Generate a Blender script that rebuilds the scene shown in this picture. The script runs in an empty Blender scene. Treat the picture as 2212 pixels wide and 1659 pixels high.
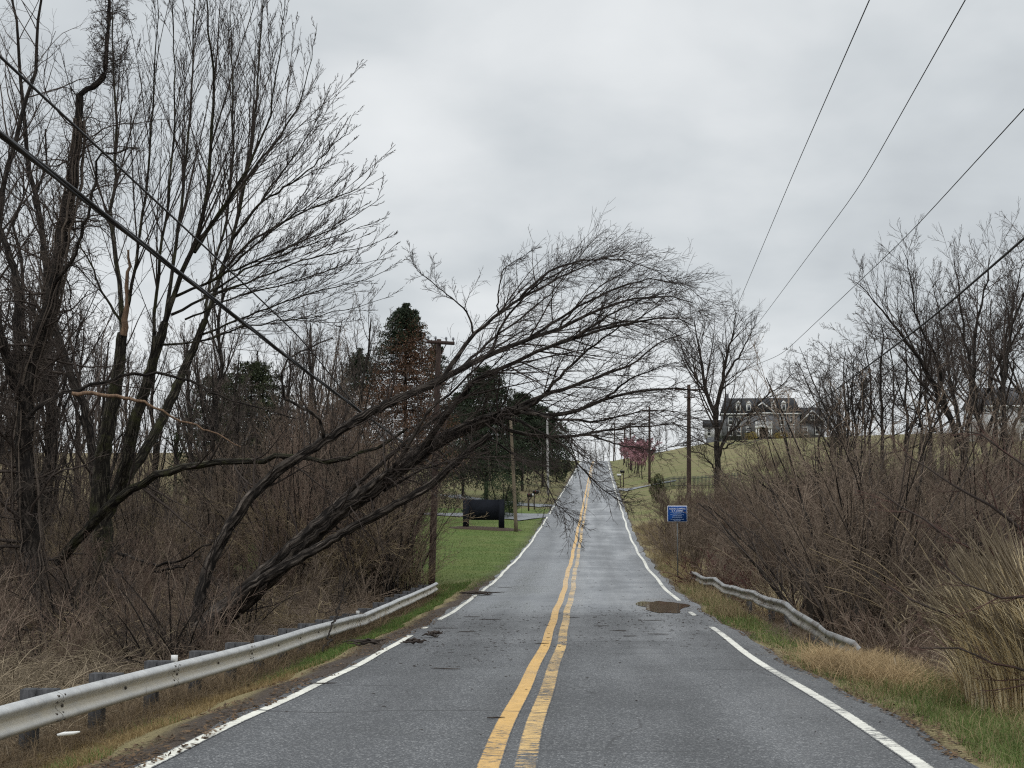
import bpy, math
import numpy as np
from math import radians, sin, cos, tan, atan, pi
from mathutils import Vector, Matrix

S = bpy.context.scene
COL = S.collection
rng = np.random.default_rng(7)

# ------------------------------------------------------------------ camera
FPX, CX, CY = 3000.0, 1106.0, 829.5          # focal length and centre on a 2212 x 1659 sheet
PITCH, YAW = atan((1060 - 829.5) / FPX), atan(161 * cos(atan(230.5 / FPX)) / FPX)
CAM = np.array([0.0, 0.0, 1.64])
cd = bpy.data.cameras.new("camera")
cam = bpy.data.objects.new("camera", cd)
COL.objects.link(cam)
cam.location = CAM
cam.rotation_euler = (pi / 2 + PITCH, 0, YAW)
cd.sensor_width = 36.0
cd.lens = FPX / 2212 * 36.0
cd.clip_start = 0.1
cd.clip_end = 20000
S.camera = cam

# ------------------------------------------------------------------ overcast sky, soft sun, exposure
W = bpy.data.worlds.new("World")
S.world = W
W.use_nodes = True
nt = W.node_tree
nt.nodes.clear()
def N(t, kind, **kw):
    n = t.nodes.new(kind)
    for k, v in kw.items():
        setattr(n, k, v)
    return n
def mathn(t, op, a, b=None, c=None, clamp=False):
    n = t.nodes.new('ShaderNodeMath'); n.operation = op; n.use_clamp = clamp
    for i, v in enumerate((a, b, c)):
        if v is None: continue
        if isinstance(v, (int, float)): n.inputs[i].default_value = v
        else: t.links.new(v, n.inputs[i])
    return n.outputs[0]
def mixc(t, fac, a, b, mode='MIX'):
    n = t.nodes.new('ShaderNodeMix'); n.data_type = 'RGBA'; n.blend_type = mode
    for i, v in ((0, fac), (6, a), (7, b)):
        if isinstance(v, (int, float)): n.inputs[i].default_value = v
        elif isinstance(v, tuple): n.inputs[i].default_value = (*v, 1) if len(v) == 3 else v
        else: t.links.new(v, n.inputs[i])
    return n.outputs[2]
def noise(t, vec, scale, detail=4, rough=.55, dist=0.0):
    n = t.nodes.new('ShaderNodeTexNoise')
    n.inputs['Scale'].default_value = scale; n.inputs['Detail'].default_value = detail
    n.inputs['Roughness'].default_value = rough; n.inputs['Distortion'].default_value = dist
    if vec is not None: t.links.new(vec, n.inputs['Vector'])
    return n.outputs['Fac']
def ramp(t, fac, stops):
    n = t.nodes.new('ShaderNodeValToRGB'); cr = n.color_ramp
    while len(cr.elements) < len(stops): cr.elements.new(.5)
    for e, (p, c) in zip(cr.elements, stops):
        e.position = p; e.color = (*c, 1) if isinstance(c, tuple) else (c, c, c, 1)
    t.links.new(fac, n.inputs[0])
    return n.outputs[0]
def mapr(t, v, a, b, c=0., d=1., smooth=True):
    n = t.nodes.new('ShaderNodeMapRange')
    if smooth: n.interpolation_type = 'SMOOTHSTEP'
    t.links.new(v, n.inputs[0])
    for i, x in zip((1, 2, 3, 4), (a, b, c, d)): n.inputs[i].default_value = x
    return n.outputs[0]
SUN_EL, SUN_ROT = radians(58), radians(200)
tc = N(nt, 'ShaderNodeTexCoord')
sep = N(nt, 'ShaderNodeSeparateXYZ'); nt.links.new(tc.outputs['Generated'], sep.inputs[0])
zz = mathn(nt, 'MAXIMUM', sep.outputs[2], 0.0)
den = mathn(nt, 'ADD', zz, 0.30)
comb = N(nt, 'ShaderNodeCombineXYZ')
nt.links.new(mathn(nt, 'DIVIDE', sep.outputs[0], den), comb.inputs[0])
nt.links.new(mathn(nt, 'DIVIDE', sep.outputs[1], den), comb.inputs[1])
n1 = noise(nt, comb.outputs[0], 1.05, 5, .48, .25)
n2 = noise(nt, comb.outputs[0], 3.0, 5, .5, .2)
cl = mathn(nt, 'ADD', mathn(nt, 'MULTIPLY', n1, .72), mathn(nt, 'MULTIPLY', n2, .28))
ccol = ramp(nt, cl, [(.37, (.45, .48, .505)), (.46, (.555, .588, .61)), (.54, (.675, .70, .715)), (.64, (.79, .81, .82))])
hor = mapr(nt, sep.outputs[2], 0.0, .16, 1.0, 0.0)
ccol = mixc(nt, mathn(nt, 'MULTIPLY', hor, .5), ccol, (.72, .745, .762))
zen = mapr(nt, sep.outputs[2], .34, .85, 1.0, 2.35)          # an overcast sky is brightest overhead
vm = N(nt, 'ShaderNodeVectorMath', operation='SCALE')
nt.links.new(ccol, vm.inputs[0]); nt.links.new(zen, vm.inputs['Scale'])
sky = N(nt, 'ShaderNodeTexSky'); sky.sky_type = 'NISHITA'; sky.sun_disc = False
sky.sun_elevation = SUN_EL; sky.sun_rotation = SUN_ROT
bgc = N(nt, 'ShaderNodeBackground'); nt.links.new(vm.outputs[0], bgc.inputs[0]); bgc.inputs[1].default_value = 1.09
bgs = N(nt, 'ShaderNodeBackground'); nt.links.new(sky.outputs[0], bgs.inputs[0]); bgs.inputs[1].default_value = .004
add = N(nt, 'ShaderNodeAddShader'); nt.links.new(bgc.outputs[0], add.inputs[0]); nt.links.new(bgs.outputs[0], add.inputs[1])
wo = N(nt, 'ShaderNodeOutputWorld'); nt.links.new(add.outputs[0], wo.inputs[0])
W.cycles.sampling_method = 'MANUAL'; W.cycles.sample_map_resolution = 512

sl = bpy.data.lights.new("sun", 'SUN'); sl.energy = .55; sl.angle = radians(35); sl.color = (1, .97, .93)
so = bpy.data.objects.new("sun", sl); COL.objects.link(so)
so.rotation_euler = (pi / 2 - SUN_EL, 0, pi - SUN_ROT)
S.view_settings.view_transform = 'Standard'; S.view_settings.look = 'None'
S.view_settings.exposure = 0.0; S.view_settings.gamma = 1.0
S.render.engine = 'CYCLES'
S.cycles.max_bounces = 5; S.cycles.diffuse_bounces = 3; S.cycles.glossy_bounces = 2
S.cycles.transmission_bounces = 2; S.cycles.transparent_max_bounces = 4
S.cycles.use_adaptive_sampling = True
S.cycles.use_denoising = False
S.cycles.filter_width = 1.2

# ------------------------------------------------------------------ helpers
_F = np.array([-sin(YAW) * cos(PITCH), cos(YAW) * cos(PITCH), sin(PITCH)])
_R = np.array([cos(YAW), sin(YAW), 0.0])
_U = np.cross(_R, _F)
def P(px, py, Y):
    """point at distance Y down the road seen at sheet position px, py"""
    d = _F + (px - CX) / FPX * _R - (py - CY) / FPX * _U
    return CAM + d * (Y / d[1])

def tag(o, label=None, cat=None, group=None, kind=None):
    if label: o['label'] = label
    if cat: o['category'] = cat
    if group: o['group'] = group
    if kind: o['kind'] = kind
    return o
def empty(name, loc=(0, 0, 0), rz=0.0, **kw):
    o = bpy.data.objects.new(name, None); COL.objects.link(o)
    o.location = loc; o.rotation_euler = (0, 0, rz); o.empty_display_size = .2
    return tag(o, **kw)
def raw_mesh(name, V, faces, mat=None, smooth=False, cols=None, uv=None):
    """faces: list of integer arrays (n,3) or (n,4); cols: name -> per-vertex colour"""
    me = bpy.data.meshes.new(name)
    V = np.asarray(V, np.float32).reshape(-1, 3)
    me.vertices.add(len(V)); me.vertices.foreach_set('co', V.ravel())
    loops = np.concatenate([np.asarray(f, np.int32).ravel() for f in faces])
    sizes = np.concatenate([np.full(len(f), np.asarray(f).shape[1], np.int32) for f in faces])
    me.loops.add(len(loops)); me.loops.foreach_set('vertex_index', loops)
    me.polygons.add(len(sizes))
    st = np.zeros(len(sizes), np.int32); st[1:] = np.cumsum(sizes)[:-1]
    me.polygons.foreach_set('loop_start', st)
    if smooth: me.polygons.foreach_set('use_smooth', np.ones(len(sizes), bool))
    me.update(calc_edges=True)
    if cols:
        for k, c in cols.items():
            a = me.color_attributes.new(k, 'FLOAT_COLOR', 'POINT')
            cc = np.ones((len(V), 4), np.float32); c = np.asarray(c, np.float32)
            cc[:, :c.shape[1]] = c
            a.data.foreach_set('color', cc.ravel())
    if uv is not None:
        l = me.uv_layers.new(name='UVMap')
        l.data.foreach_set('uv', np.asarray(uv, np.float32)[loops].ravel())
    if mat: me.materials.append(mat)
    return me
def obj(name, me, parent=None, loc=None, **kw):
    o = bpy.data.objects.new(name, me); COL.objects.link(o)
    if parent is not None: o.parent = parent
    if loc is not None: o.location = loc
    return tag(o, **kw)
class MB:
    """collects boxes, prisms and tubes; build() makes ONE mesh object"""
    def __init__(s): s.V = []; s.Q = []; s.T = []; s.n = 0
    def add(s, V, Q=None, T=None):
        V = np.asarray(V, float).reshape(-1, 3)
        if Q is not None and len(Q): s.Q.append(np.asarray(Q) + s.n)
        if T is not None and len(T): s.T.append(np.asarray(T) + s.n)
        s.V.append(V); s.n += len(V); return s
    def box(s, c, d, rz=0.0, taper=1.0):
        x, y, z = np.array(d) / 2
        v = np.array([[-x, -y, -z], [x, -y, -z], [x, y, -z], [-x, y, -z], [-x * taper, -y * taper, z], [x * taper, -y * taper, z], [x * taper, y * taper, z], [-x * taper, y * taper, z]])
        if rz:
            cc, ss = cos(rz), sin(rz); v = v @ np.array([[cc, ss, 0], [-ss, cc, 0], [0, 0, 1]])
        return s.add(v + np.array(c), [[3, 2, 1, 0], [4, 5, 6, 7], [0, 1, 5, 4], [1, 2, 6, 5], [2, 3, 7, 6], [3, 0, 4, 7]])
    def prism(s, prof, y0, y1, axis='y'):
        """polygon prof [(x,z)] extruded along y"""
        p = np.array(prof, float); k = len(p)
        a = np.column_stack([p[:, 0], np.full(k, y0), p[:, 1]]); b = a.copy(); b[:, 1] = y1
        if axis == 'x': a = a[:, [1, 0, 2]]; b = b[:, [1, 0, 2]]
        q = [[i, (i + 1) % k, k + (i + 1) % k, k + i] for i in range(k)]
        t = [[0, i + 1, i] for i in range(1, k - 1)] + [[k, k + i, k + i + 1] for i in range(1, k - 1)]
        return s.add(np.vstack([a, b]), q, t)
    def tube(s, pts, r, sides=8, cap=True):
        pts = np.asarray(pts, float)[None]; r = np.broadcast_to(np.asarray(r, float), pts.shape[1])[None]
        V, Q = tubes(pts, r, sides); K = pts.shape[1]
        T = []
        if cap:
            T = [[0, i + 1, i] for i in range(1, sides - 1)] + [[(K - 1) * sides, (K - 1) * sides + i, (K - 1) * sides + i + 1] for i in range(1, sides - 1)]
        return s.add(V, Q, T)
    def mesh(s, name, mat, smooth=False):
        f = []
        if s.Q: f.append(np.concatenate(s.Q))
        if s.T: f.append(np.concatenate(s.T))
        return raw_mesh(name, np.concatenate(s.V), f, mat, smooth)
    def build(s, name, mat, parent=None, smooth=False, **kw):
        return obj(name, s.mesh(name, mat, smooth), parent, **kw)
def nrm(v): return v / (np.linalg.norm(v, axis=-1, keepdims=True) + 1e-9)
def tubes(Pt, R, sides):
    """Pt (N,K,3) polylines with radii R (N,K) -> verts, quads"""
    Nn, K = Pt.shape[:2]
    T = np.empty_like(Pt); T[:, 1:-1] = Pt[:, 2:] - Pt[:, :-2]; T[:, 0] = Pt[:, 1] - Pt[:, 0]; T[:, -1] = Pt[:, -1] - Pt[:, -2]
    T = nrm(T)
    ref = np.where(np.abs(T[:, :1, 2:3]) > .8, np.array([1., .13, .07]), np.array([.11, .07, 1.]))
    u = nrm(np.cross(T, ref)); v = np.cross(T, u)
    a = np.arange(sides) * 2 * pi / sides
    V = Pt[:, :, None] + R[:, :, None, None] * (np.cos(a)[:, None] * u[:, :, None] + np.sin(a)[:, None] * v[:, :, None])
    base = (np.arange(Nn) * K * sides)[:, None, None] + (np.arange(K - 1) * sides)[None, :, None]
    i = np.arange(sides); j = (i + 1) % sides
    q = np.stack([base + i, base + j, base + sides + j, base + sides + i], -1)
    return V.reshape(-1, 3), q.reshape(-1, 4)
def plen(Pt): return np.linalg.norm(np.diff(Pt, axis=1), axis=2).sum(1)
def grow(Pt, R, n, t0, t1, ang, lf, K, wob, upw=.1, up=(0, 0, 1), ratio=.5, rmin=.004, short=.5, slim=.016, g=None):
    """children for every parent polyline"""
    g = g or rng
    L = plen(Pt); Nn, K0 = Pt.shape[:2]
    cnt = np.full(Nn, n) if np.isscalar(n) else np.asarray(n)
    idx = np.repeat(np.arange(Nn), cnt); M = len(idx)
    kk = np.concatenate([np.arange(c) for c in cnt]) if M else np.zeros(0)
    t = t0 + (t1 - t0) * (kk + g.random(M)) / cnt[idx]
    f = t * (K0 - 1); i = np.clip(f.astype(int), 0, K0 - 2); w = (f - i)[:, None]
    pos = Pt[idx, i] * (1 - w) + Pt[idx, i + 1] * w
    tg = nrm(Pt[idx, i + 1] - Pt[idx, i]); rad = R[idx, i] * (1 - w[:, 0]) + R[idx, i + 1] * w[:, 0]
    rn = g.normal(size=(M, 3)); pr = nrm(rn - (rn * tg).sum(1, keepdims=True) * tg)
    a = (ang * (1 + .3 * g.normal(size=M)))[:, None]
    d = np.cos(a) * tg + np.sin(a) * pr
    ln = lf * L[idx] * (1 - short * t) * g.uniform(.55, 1.2, M)
    step = (ln / (K - 1))[:, None]
    Q = np.empty((M, K, 3)); Q[:, 0] = pos
    upv = np.asarray(up, float)
    for k in range(1, K):
        d = nrm(d + wob * g.normal(size=(M, 3)) + upw * upv)
        Q[:, k] = Q[:, k - 1] + d * step
    r0 = np.maximum(np.minimum(ratio * rad, slim * ln), rmin)
    s = np.linspace(0, 1, K)[None]
    return Q, np.maximum(r0[:, None] * (1 - .8 * s), rmin * (1 - .35 * s))
def polyline(pts, K, r0, r1, jit=0.0, g=None, tp=1.0, smooth=4):
    """resample a 3D polyline smoothly to K points"""
    g = g or rng
    p = np.asarray(pts, float)
    s = np.concatenate([[0], np.cumsum(np.linalg.norm(np.diff(p, axis=0), axis=1))]); s /= s[-1]
    u = np.linspace(0, 1, K * 4)
    q = np.column_stack([np.interp(u, s, p[:, c]) for c in range(3)])
    for _ in range(smooth):
        q[1:-1] = .25 * q[:-2] + .5 * q[1:-1] + .25 * q[2:]
    q = q[np.round(np.linspace(0, len(q) - 1, K)).astype(int)]
    if jit: q[1:-1] += g.normal(size=(K - 2, 3)) * jit
    return q[None], (r0 + (r1 - r0) * np.linspace(0, 1, K) ** tp)[None]
def tube_mesh(name, sets, mat, smooth=True):
    """sets: [(Pt,R,sides)]"""
    V = []; Q = []; n = 0
    for Pt, R, sd in sets:
        v, q = tubes(Pt, R, sd); V.append(v); Q.append(q + n); n += len(v)
    return raw_mesh(name, np.concatenate(V), [np.concatenate(Q)], mat, smooth)

# ------------------------------------------------------------------ materials
def material(name):
    m = bpy.data.materials.new(name); m.use_nodes = True
    t = m.node_tree; b = t.nodes['Principled BSDF']
    return m, t, b
def bump(t, b, h, strength=.4, dist=.02):
    n = t.nodes.new('ShaderNodeBump'); n.inputs['Strength'].default_value = strength; n.inputs['Distance'].default_value = dist
    t.links.new(h, n.inputs['Height']); t.links.new(n.outputs[0], b.inputs['Normal'])
def simple(name, c1, c2=None, scale=4.0, rough=.8, bmp=0.0, spec=.3, vary=0.0, metal=0.0, detail=5, coord='Object', bscale=None, stretch=None):
    m, t, b = material(name)
    tc = t.nodes.new('ShaderNodeTexCoord'); v = tc.outputs[coord]
    if stretch:
        mp = t.nodes.new('ShaderNodeMapping'); mp.inputs['Scale'].default_value = stretch
        t.links.new(v, mp.inputs['Vector']); v = mp.outputs[0]
    c2 = c2 or tuple(x * .7 for x in c1)
    f = noise(t, v, scale, detail, .6)
    col = ramp(t, f, [(.32, c2), (.68, c1)])
    if vary:
        oi = t.nodes.new('ShaderNodeObjectInfo')
        hs = t.nodes.new('ShaderNodeHueSaturation')
        t.links.new(mapr(t, oi.outputs['Random'], 0, 1, 1 - vary, 1 + vary, False), hs.inputs['Value'])
        t.links.new(col, hs.inputs['Color']); col = hs.outputs[0]
    t.links.new(col, b.inputs['Base Color'])
    b.inputs['Roughness'].default_value = rough; b.inputs['Specular IOR Level'].default_value = spec; b.inputs['Metallic'].default_value = metal
    if bmp: bump(t, b, noise(t, v, bscale or scale * 3, 6, .65), bmp, .03)
    return m

# ------------------------------------------------------------------ road profile and terrain
_ry = np.array([-80, -20, 0, 10.6, 25, 37.5, 47, 56, 66, 79, 95, 117, 202, 320, 336, 352, 420, 600, 1500, 4000.])
_rz = np.array([3.5, .88, 0, -.47, -1.08, -1.45, -1.62, -1.68, -1.64, -1.47, -1.0, -.15, 3.3, 8.4, 8.78, 8.75, 7.0, 3.0, 0, 0])
def _pchip(x, y):
    h = np.diff(x); d = np.diff(y) / h; m = np.zeros_like(y); m[0] = d[0]; m[-1] = d[-1]
    for i in range(1, len(x) - 1):
        if d[i - 1] * d[i] > 0:
            w1, w2 = 2 * h[i] + h[i - 1], h[i] + 2 * h[i - 1]
            m[i] = (w1 + w2) / (w1 / d[i - 1] + w2 / d[i])
    return m
_rm = _pchip(_ry, _rz)
def zr(Y):
    Y = np.asarray(Y, float)
    i = np.clip(np.searchsorted(_ry, Y) - 1, 0, len(_ry) - 2)
    h = _ry[i + 1] - _ry[i]; t = np.clip((Y - _ry[i]) / h, 0, 1)
    return ((1 + 2 * t) * (1 - t) ** 2 * _rz[i] + t * (1 - t) ** 2 * h * _rm[i] + t * t * (3 - 2 * t) * _rz[i + 1] + t * t * (t - 1) * h * _rm[i + 1])
def xo(Y): return np.interp(Y, [60, 90, 117, 160, 202, 260, 320, 345, 420], [0, .12, .35, .7, 1.05, 1.6, 2.3, 1.9, -6])
XL, XR = -3.38, 2.62              # the two white edge lines at the near end
EL, ER = -3.52, 3.08              # asphalt edges
def edgeL(Y): return xo(Y) + EL + .05 * np.sin(Y * 1.7) + .04 * np.sin(Y * .63 + 1)
def edgeR(Y): return xo(Y) + ER + .05 * np.sin(Y * 1.3 + 2) + .05 * np.sin(Y * .51) - .12 * np.clip((Y - 22) / 20, 0, 1)
def sstep(x, a, b):
    t = np.clip((x - a) / (b - a), 0, 1); return t * t * (3 - 2 * t)
def vnoise(x, y, s, seed=0):
    """smooth value noise for terrain and scatter masks"""
    x = np.asarray(x) / s; y = np.asarray(y) / s
    xi = np.floor(x).astype(np.int64); yi = np.floor(y).astype(np.int64); fx = x - xi; fy = y - yi
    fx = fx * fx * (3 - 2 * fx); fy = fy * fy * (3 - 2 * fy)
    def h(a, b):
        n = (a * 374761393 + b * 668265263 + seed * 974711) & 0x7fffffff
        n = ((n ^ (n >> 13)) * 1274126177) & 0x7fffffff
        return ((n ^ (n >> 16)) & 0xffff) / 65535.0
    return (h(xi, yi) * (1 - fx) + h(xi + 1, yi) * fx) * (1 - fy) + (h(xi, yi + 1) * (1 - fx) + h(xi + 1, yi + 1) * fx) * fy
def ground_z(X, Y):
    X = np.asarray(X, float); Y = np.asarray(Y, float); X, Y = np.broadcast_arrays(X, Y)
    r = zr(Y); uL = edgeL(Y) - X; uR = X - edgeR(Y)
    # verge, then the bank down to the low ground left of the road
    near = r - .02 - .34 * sstep(uL, .1, 1.7) - .15 * sstep(uL, 1.6, 2.6)
    flat = -2.15 + .03 * np.clip(uL - 8, 0, 60) * sstep(Y, 35, 90)
    lowL = near * (1 - sstep(uL, 2.0, 5.5)) + np.minimum(near, flat) * sstep(uL, 2.0, 5.5)
    lawn = r - .03 + .01 * np.clip(uL, 0, 30) + .11 * np.clip(uL - 1.5, 0, 40) * sstep(Y, 122, 190) * (1 - sstep(uL, 25, 90) * .6)
    k = sstep(Y, 44, 60 + np.clip(uL - 6, 0, 30) * 1.2)
    zl = lowL * (1 - k) + lawn * k
    # right: verge, hollow of the creek, then the hill with the house
    nr = r - .04 - .08 * sstep(uR, .2, 1.1) - .30 * sstep(uR, .95, 1.5) * sstep(Y, 22, 26)
    creek = -2.5 + .16 * np.clip(uR - 6, 0, 60)
    lowR = nr * (1 - sstep(uR, 1.6, 3.6)) + np.minimum(nr, creek) * sstep(uR, 1.6, 3.6)
    hill = r - .04 + .185 * np.clip(uR - 1.2, 0, 25) + .035 * np.clip(uR - 26.2, 0, 45) - .06 * np.clip(uR - 75, 0, 200)
    k2 = sstep(Y, 42, 85)
    zR = lowR * (1 - k2) + hill * k2
    z = np.where(uL > 0, zl, np.where(uR > 0, zR, r - .07))
    far = sstep(Y, 700, 1600) + sstep(np.abs(X), 250, 900)
    z = z * (1 - np.clip(far, 0, 1)) - 6 * np.clip(far, 0, 1)
    off = np.maximum(uL, uR)
    z = z + sstep(off, .6, 5) * ((vnoise(X, Y, 2.3, 1) - .5) * .16 + (vnoise(X, Y, 9, 2) - .5) * .3 * (1 - .6 * sstep(Y, 55, 70)))
    return z

def axis(parts):
    out = []
    for a, b, s in parts: out.append(np.arange(a, b, s))
    return np.concatenate(out)
gx = np.concatenate([axis([(-4000, -1000, 600), (-1000, -200, 80), (-200, -60, 10), (-60, -24, 2), (-24, -8, .6), (-8, -2.9, .17), (-2.9, 2.4, .6), (2.4, 7.5, .17), (7.5, 26, .6), (26, 70, 2), (70, 200, 10), (200, 1000, 80)]), np.linspace(1000, 4000, 6)])
gy = np.concatenate([axis([(-80, 4, 4), (4, 62, .5), (62, 130, 1.5), (130, 420, 5), (420, 1000, 40)]), np.linspace(1000, 6000, 12)])
GX, GY = np.meshgrid(gx, gy)
GZ = ground_z(GX, GY)
nx, ny = len(gx), len(gy)
ii = np.arange(ny - 1)[:, None] * nx + np.arange(nx - 1)[None]
gq = np.stack([ii, ii + 1, ii + nx + 1, ii + nx], -1).reshape(-1, 4)
uL = edgeL(GY) - GX; uR = GX - edgeR(GY)
nz = vnoise(GX, GY, 1.6, 5) - .5
lawnL = sstep(GY, 47, 56 + np.clip(uL - 3, 0, 20) * 1.5) * (1 - sstep(uL, 16, 24))
lawnL = np.where(GY > 122, .55 * (1 - sstep(uL, 30, 60)), lawnL)
vergeL = .55 * sstep(uL, .55 + nz * .5, .9 + nz * .5) * (1 - sstep(uL, 1.3, 1.8)) * sstep(vnoise(GX * 2, GY, 5, 9), .3, .6)
green = np.where(uL > 0, np.maximum(lawnL, vergeL), 0)
hillg = .68 * sstep(GY, 78, 112) - .10 * sstep(uR, 7, 16)
vergeR = .5 * (1 - sstep(uR, 1.0, 1.7)) * sstep(uR, .15, .5)
green = np.where(uR > 0, np.maximum(hillg, vergeR), green)
dirt = np.where(uL > 0, 1 - sstep(uL + nz * .5, .15, .6), 0) * (1 - .6 * sstep(GY, 45, 60))
dirt = np.maximum(dirt, np.where(uR > 0, .9 - .9 * sstep(uR + nz * .35, .0, .25), 0))
straw = np.where(uL > 0, sstep(uL, .3, .6) * (1 - sstep(uL, 1.6, 2.4)) * (1 - sstep(GY, 45, 60)), 0)
straw = np.maximum(straw, np.where(uR > 0, (1 - sstep(uR, 2.0, 3.2)) * (1 - sstep(GY, 120, 160)), 0))
straw = np.maximum(straw, np.where((uR > 0) & (GY > 100), .75, 0))
straw = np.maximum(straw, np.where((uL > 0) & (GY > 122), .5, 0))
m, t, b = material('turf_and_litter')
at = t.nodes.new('ShaderNodeVertexColor'); at.layer_name = 'zone'
sp = t.nodes.new('ShaderNodeSeparateColor'); t.links.new(at.outputs[0], sp.inputs[0])
tc = t.nodes.new('ShaderNodeTexCoord'); o = tc.outputs['Object']
fn = noise(t, o, 22, 6, .7); bn = noise(t, o, .45, 5, .6); mn = noise(t, o, 3.5, 6, .65)
litter = ramp(t, fn, [(.3, (.030, .022, .016)), (.5, (.075, .055, .038)), (.72, (.16, .12, .08))])
strawc = ramp(t, fn, [(.3, (.085, .065, .030)), (.5, (.235, .195, .10)), (.75, (.36, .30, .165))])
grassc = mixc(t, mapr(t, bn, .35, .65), (.100, .150, .036), (.15, .178, .055))
grassc = mixc(t, mapr(t, mn, .45, .75, 0, .75), grassc, (.17, .19, .07))
grassc = mixc(t, mathn(t, 'MULTIPLY', sp.outputs[2], mapr(t, noise(t, o, .16, 5, .65), .40, .62, 0, .8)), grassc, (.155, .135, .07))
bd = t.nodes.new('ShaderNodeMapping'); bd.inputs['Scale'].default_value = (.05, .22, 1); t.links.new(o, bd.inputs['Vector'])
grassc = mixc(t, mathn(t, 'MULTIPLY', sp.outputs[2], mapr(t, noise(t, bd.outputs[0], 1.0, 5, .6, .4), .45, .6, 0, .8)), grassc, (.215, .185, .095))
grassc = mixc(t, mapr(t, fn, .3, .7), mixc(t, .5, grassc, (.03, .05, .015)), grassc)
dirtc = ramp(t, fn, [(.3, (.040, .033, .028)), (.55, (.085, .068, .056)), (.75, (.17, .14, .115))])
c = mixc(t, sp.outputs[2], litter, strawc)
bd0 = t.nodes.new('ShaderNodeMapping'); bd0.inputs['Scale'].default_value = (.045, .16, 1); t.links.new(o, bd0.inputs['Vector'])
gm = mathn(t, 'ADD', sp.outputs[0], mathn(t, 'MULTIPLY', mathn(t, 'SUBTRACT', mn, .5), .55))
gm = mathn(t, 'ADD', gm, mathn(t, 'MULTIPLY', mathn(t, 'MULTIPLY', sp.outputs[2], mathn(t, 'SUBTRACT', noise(t, bd0.outputs[0], 1.0, 6, .65, .5), .52)), 2.6))
c = mixc(t, mathn(t, 'MULTIPLY', mapr(t, gm, .15, .75), sp.outputs[0]), c, grassc)
c = mixc(t, sp.outputs[1], c, dirtc)
t.links.new(c, b.inputs['Base Color']); b.inputs['Roughness'].default_value = .95; b.inputs['Specular IOR Level'].default_value = .15
bump(t, b, mathn(t, 'ADD', fn, mn), .9, .05)
M_ground = m
me = raw_mesh('ground', np.stack([GX, GY, GZ], -1).reshape(-1, 3), [gq], M_ground, True,
              {'zone': np.stack([green, dirt, straw], -1).reshape(-1, 3)})
obj('ground', me, kind='structure')

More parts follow.
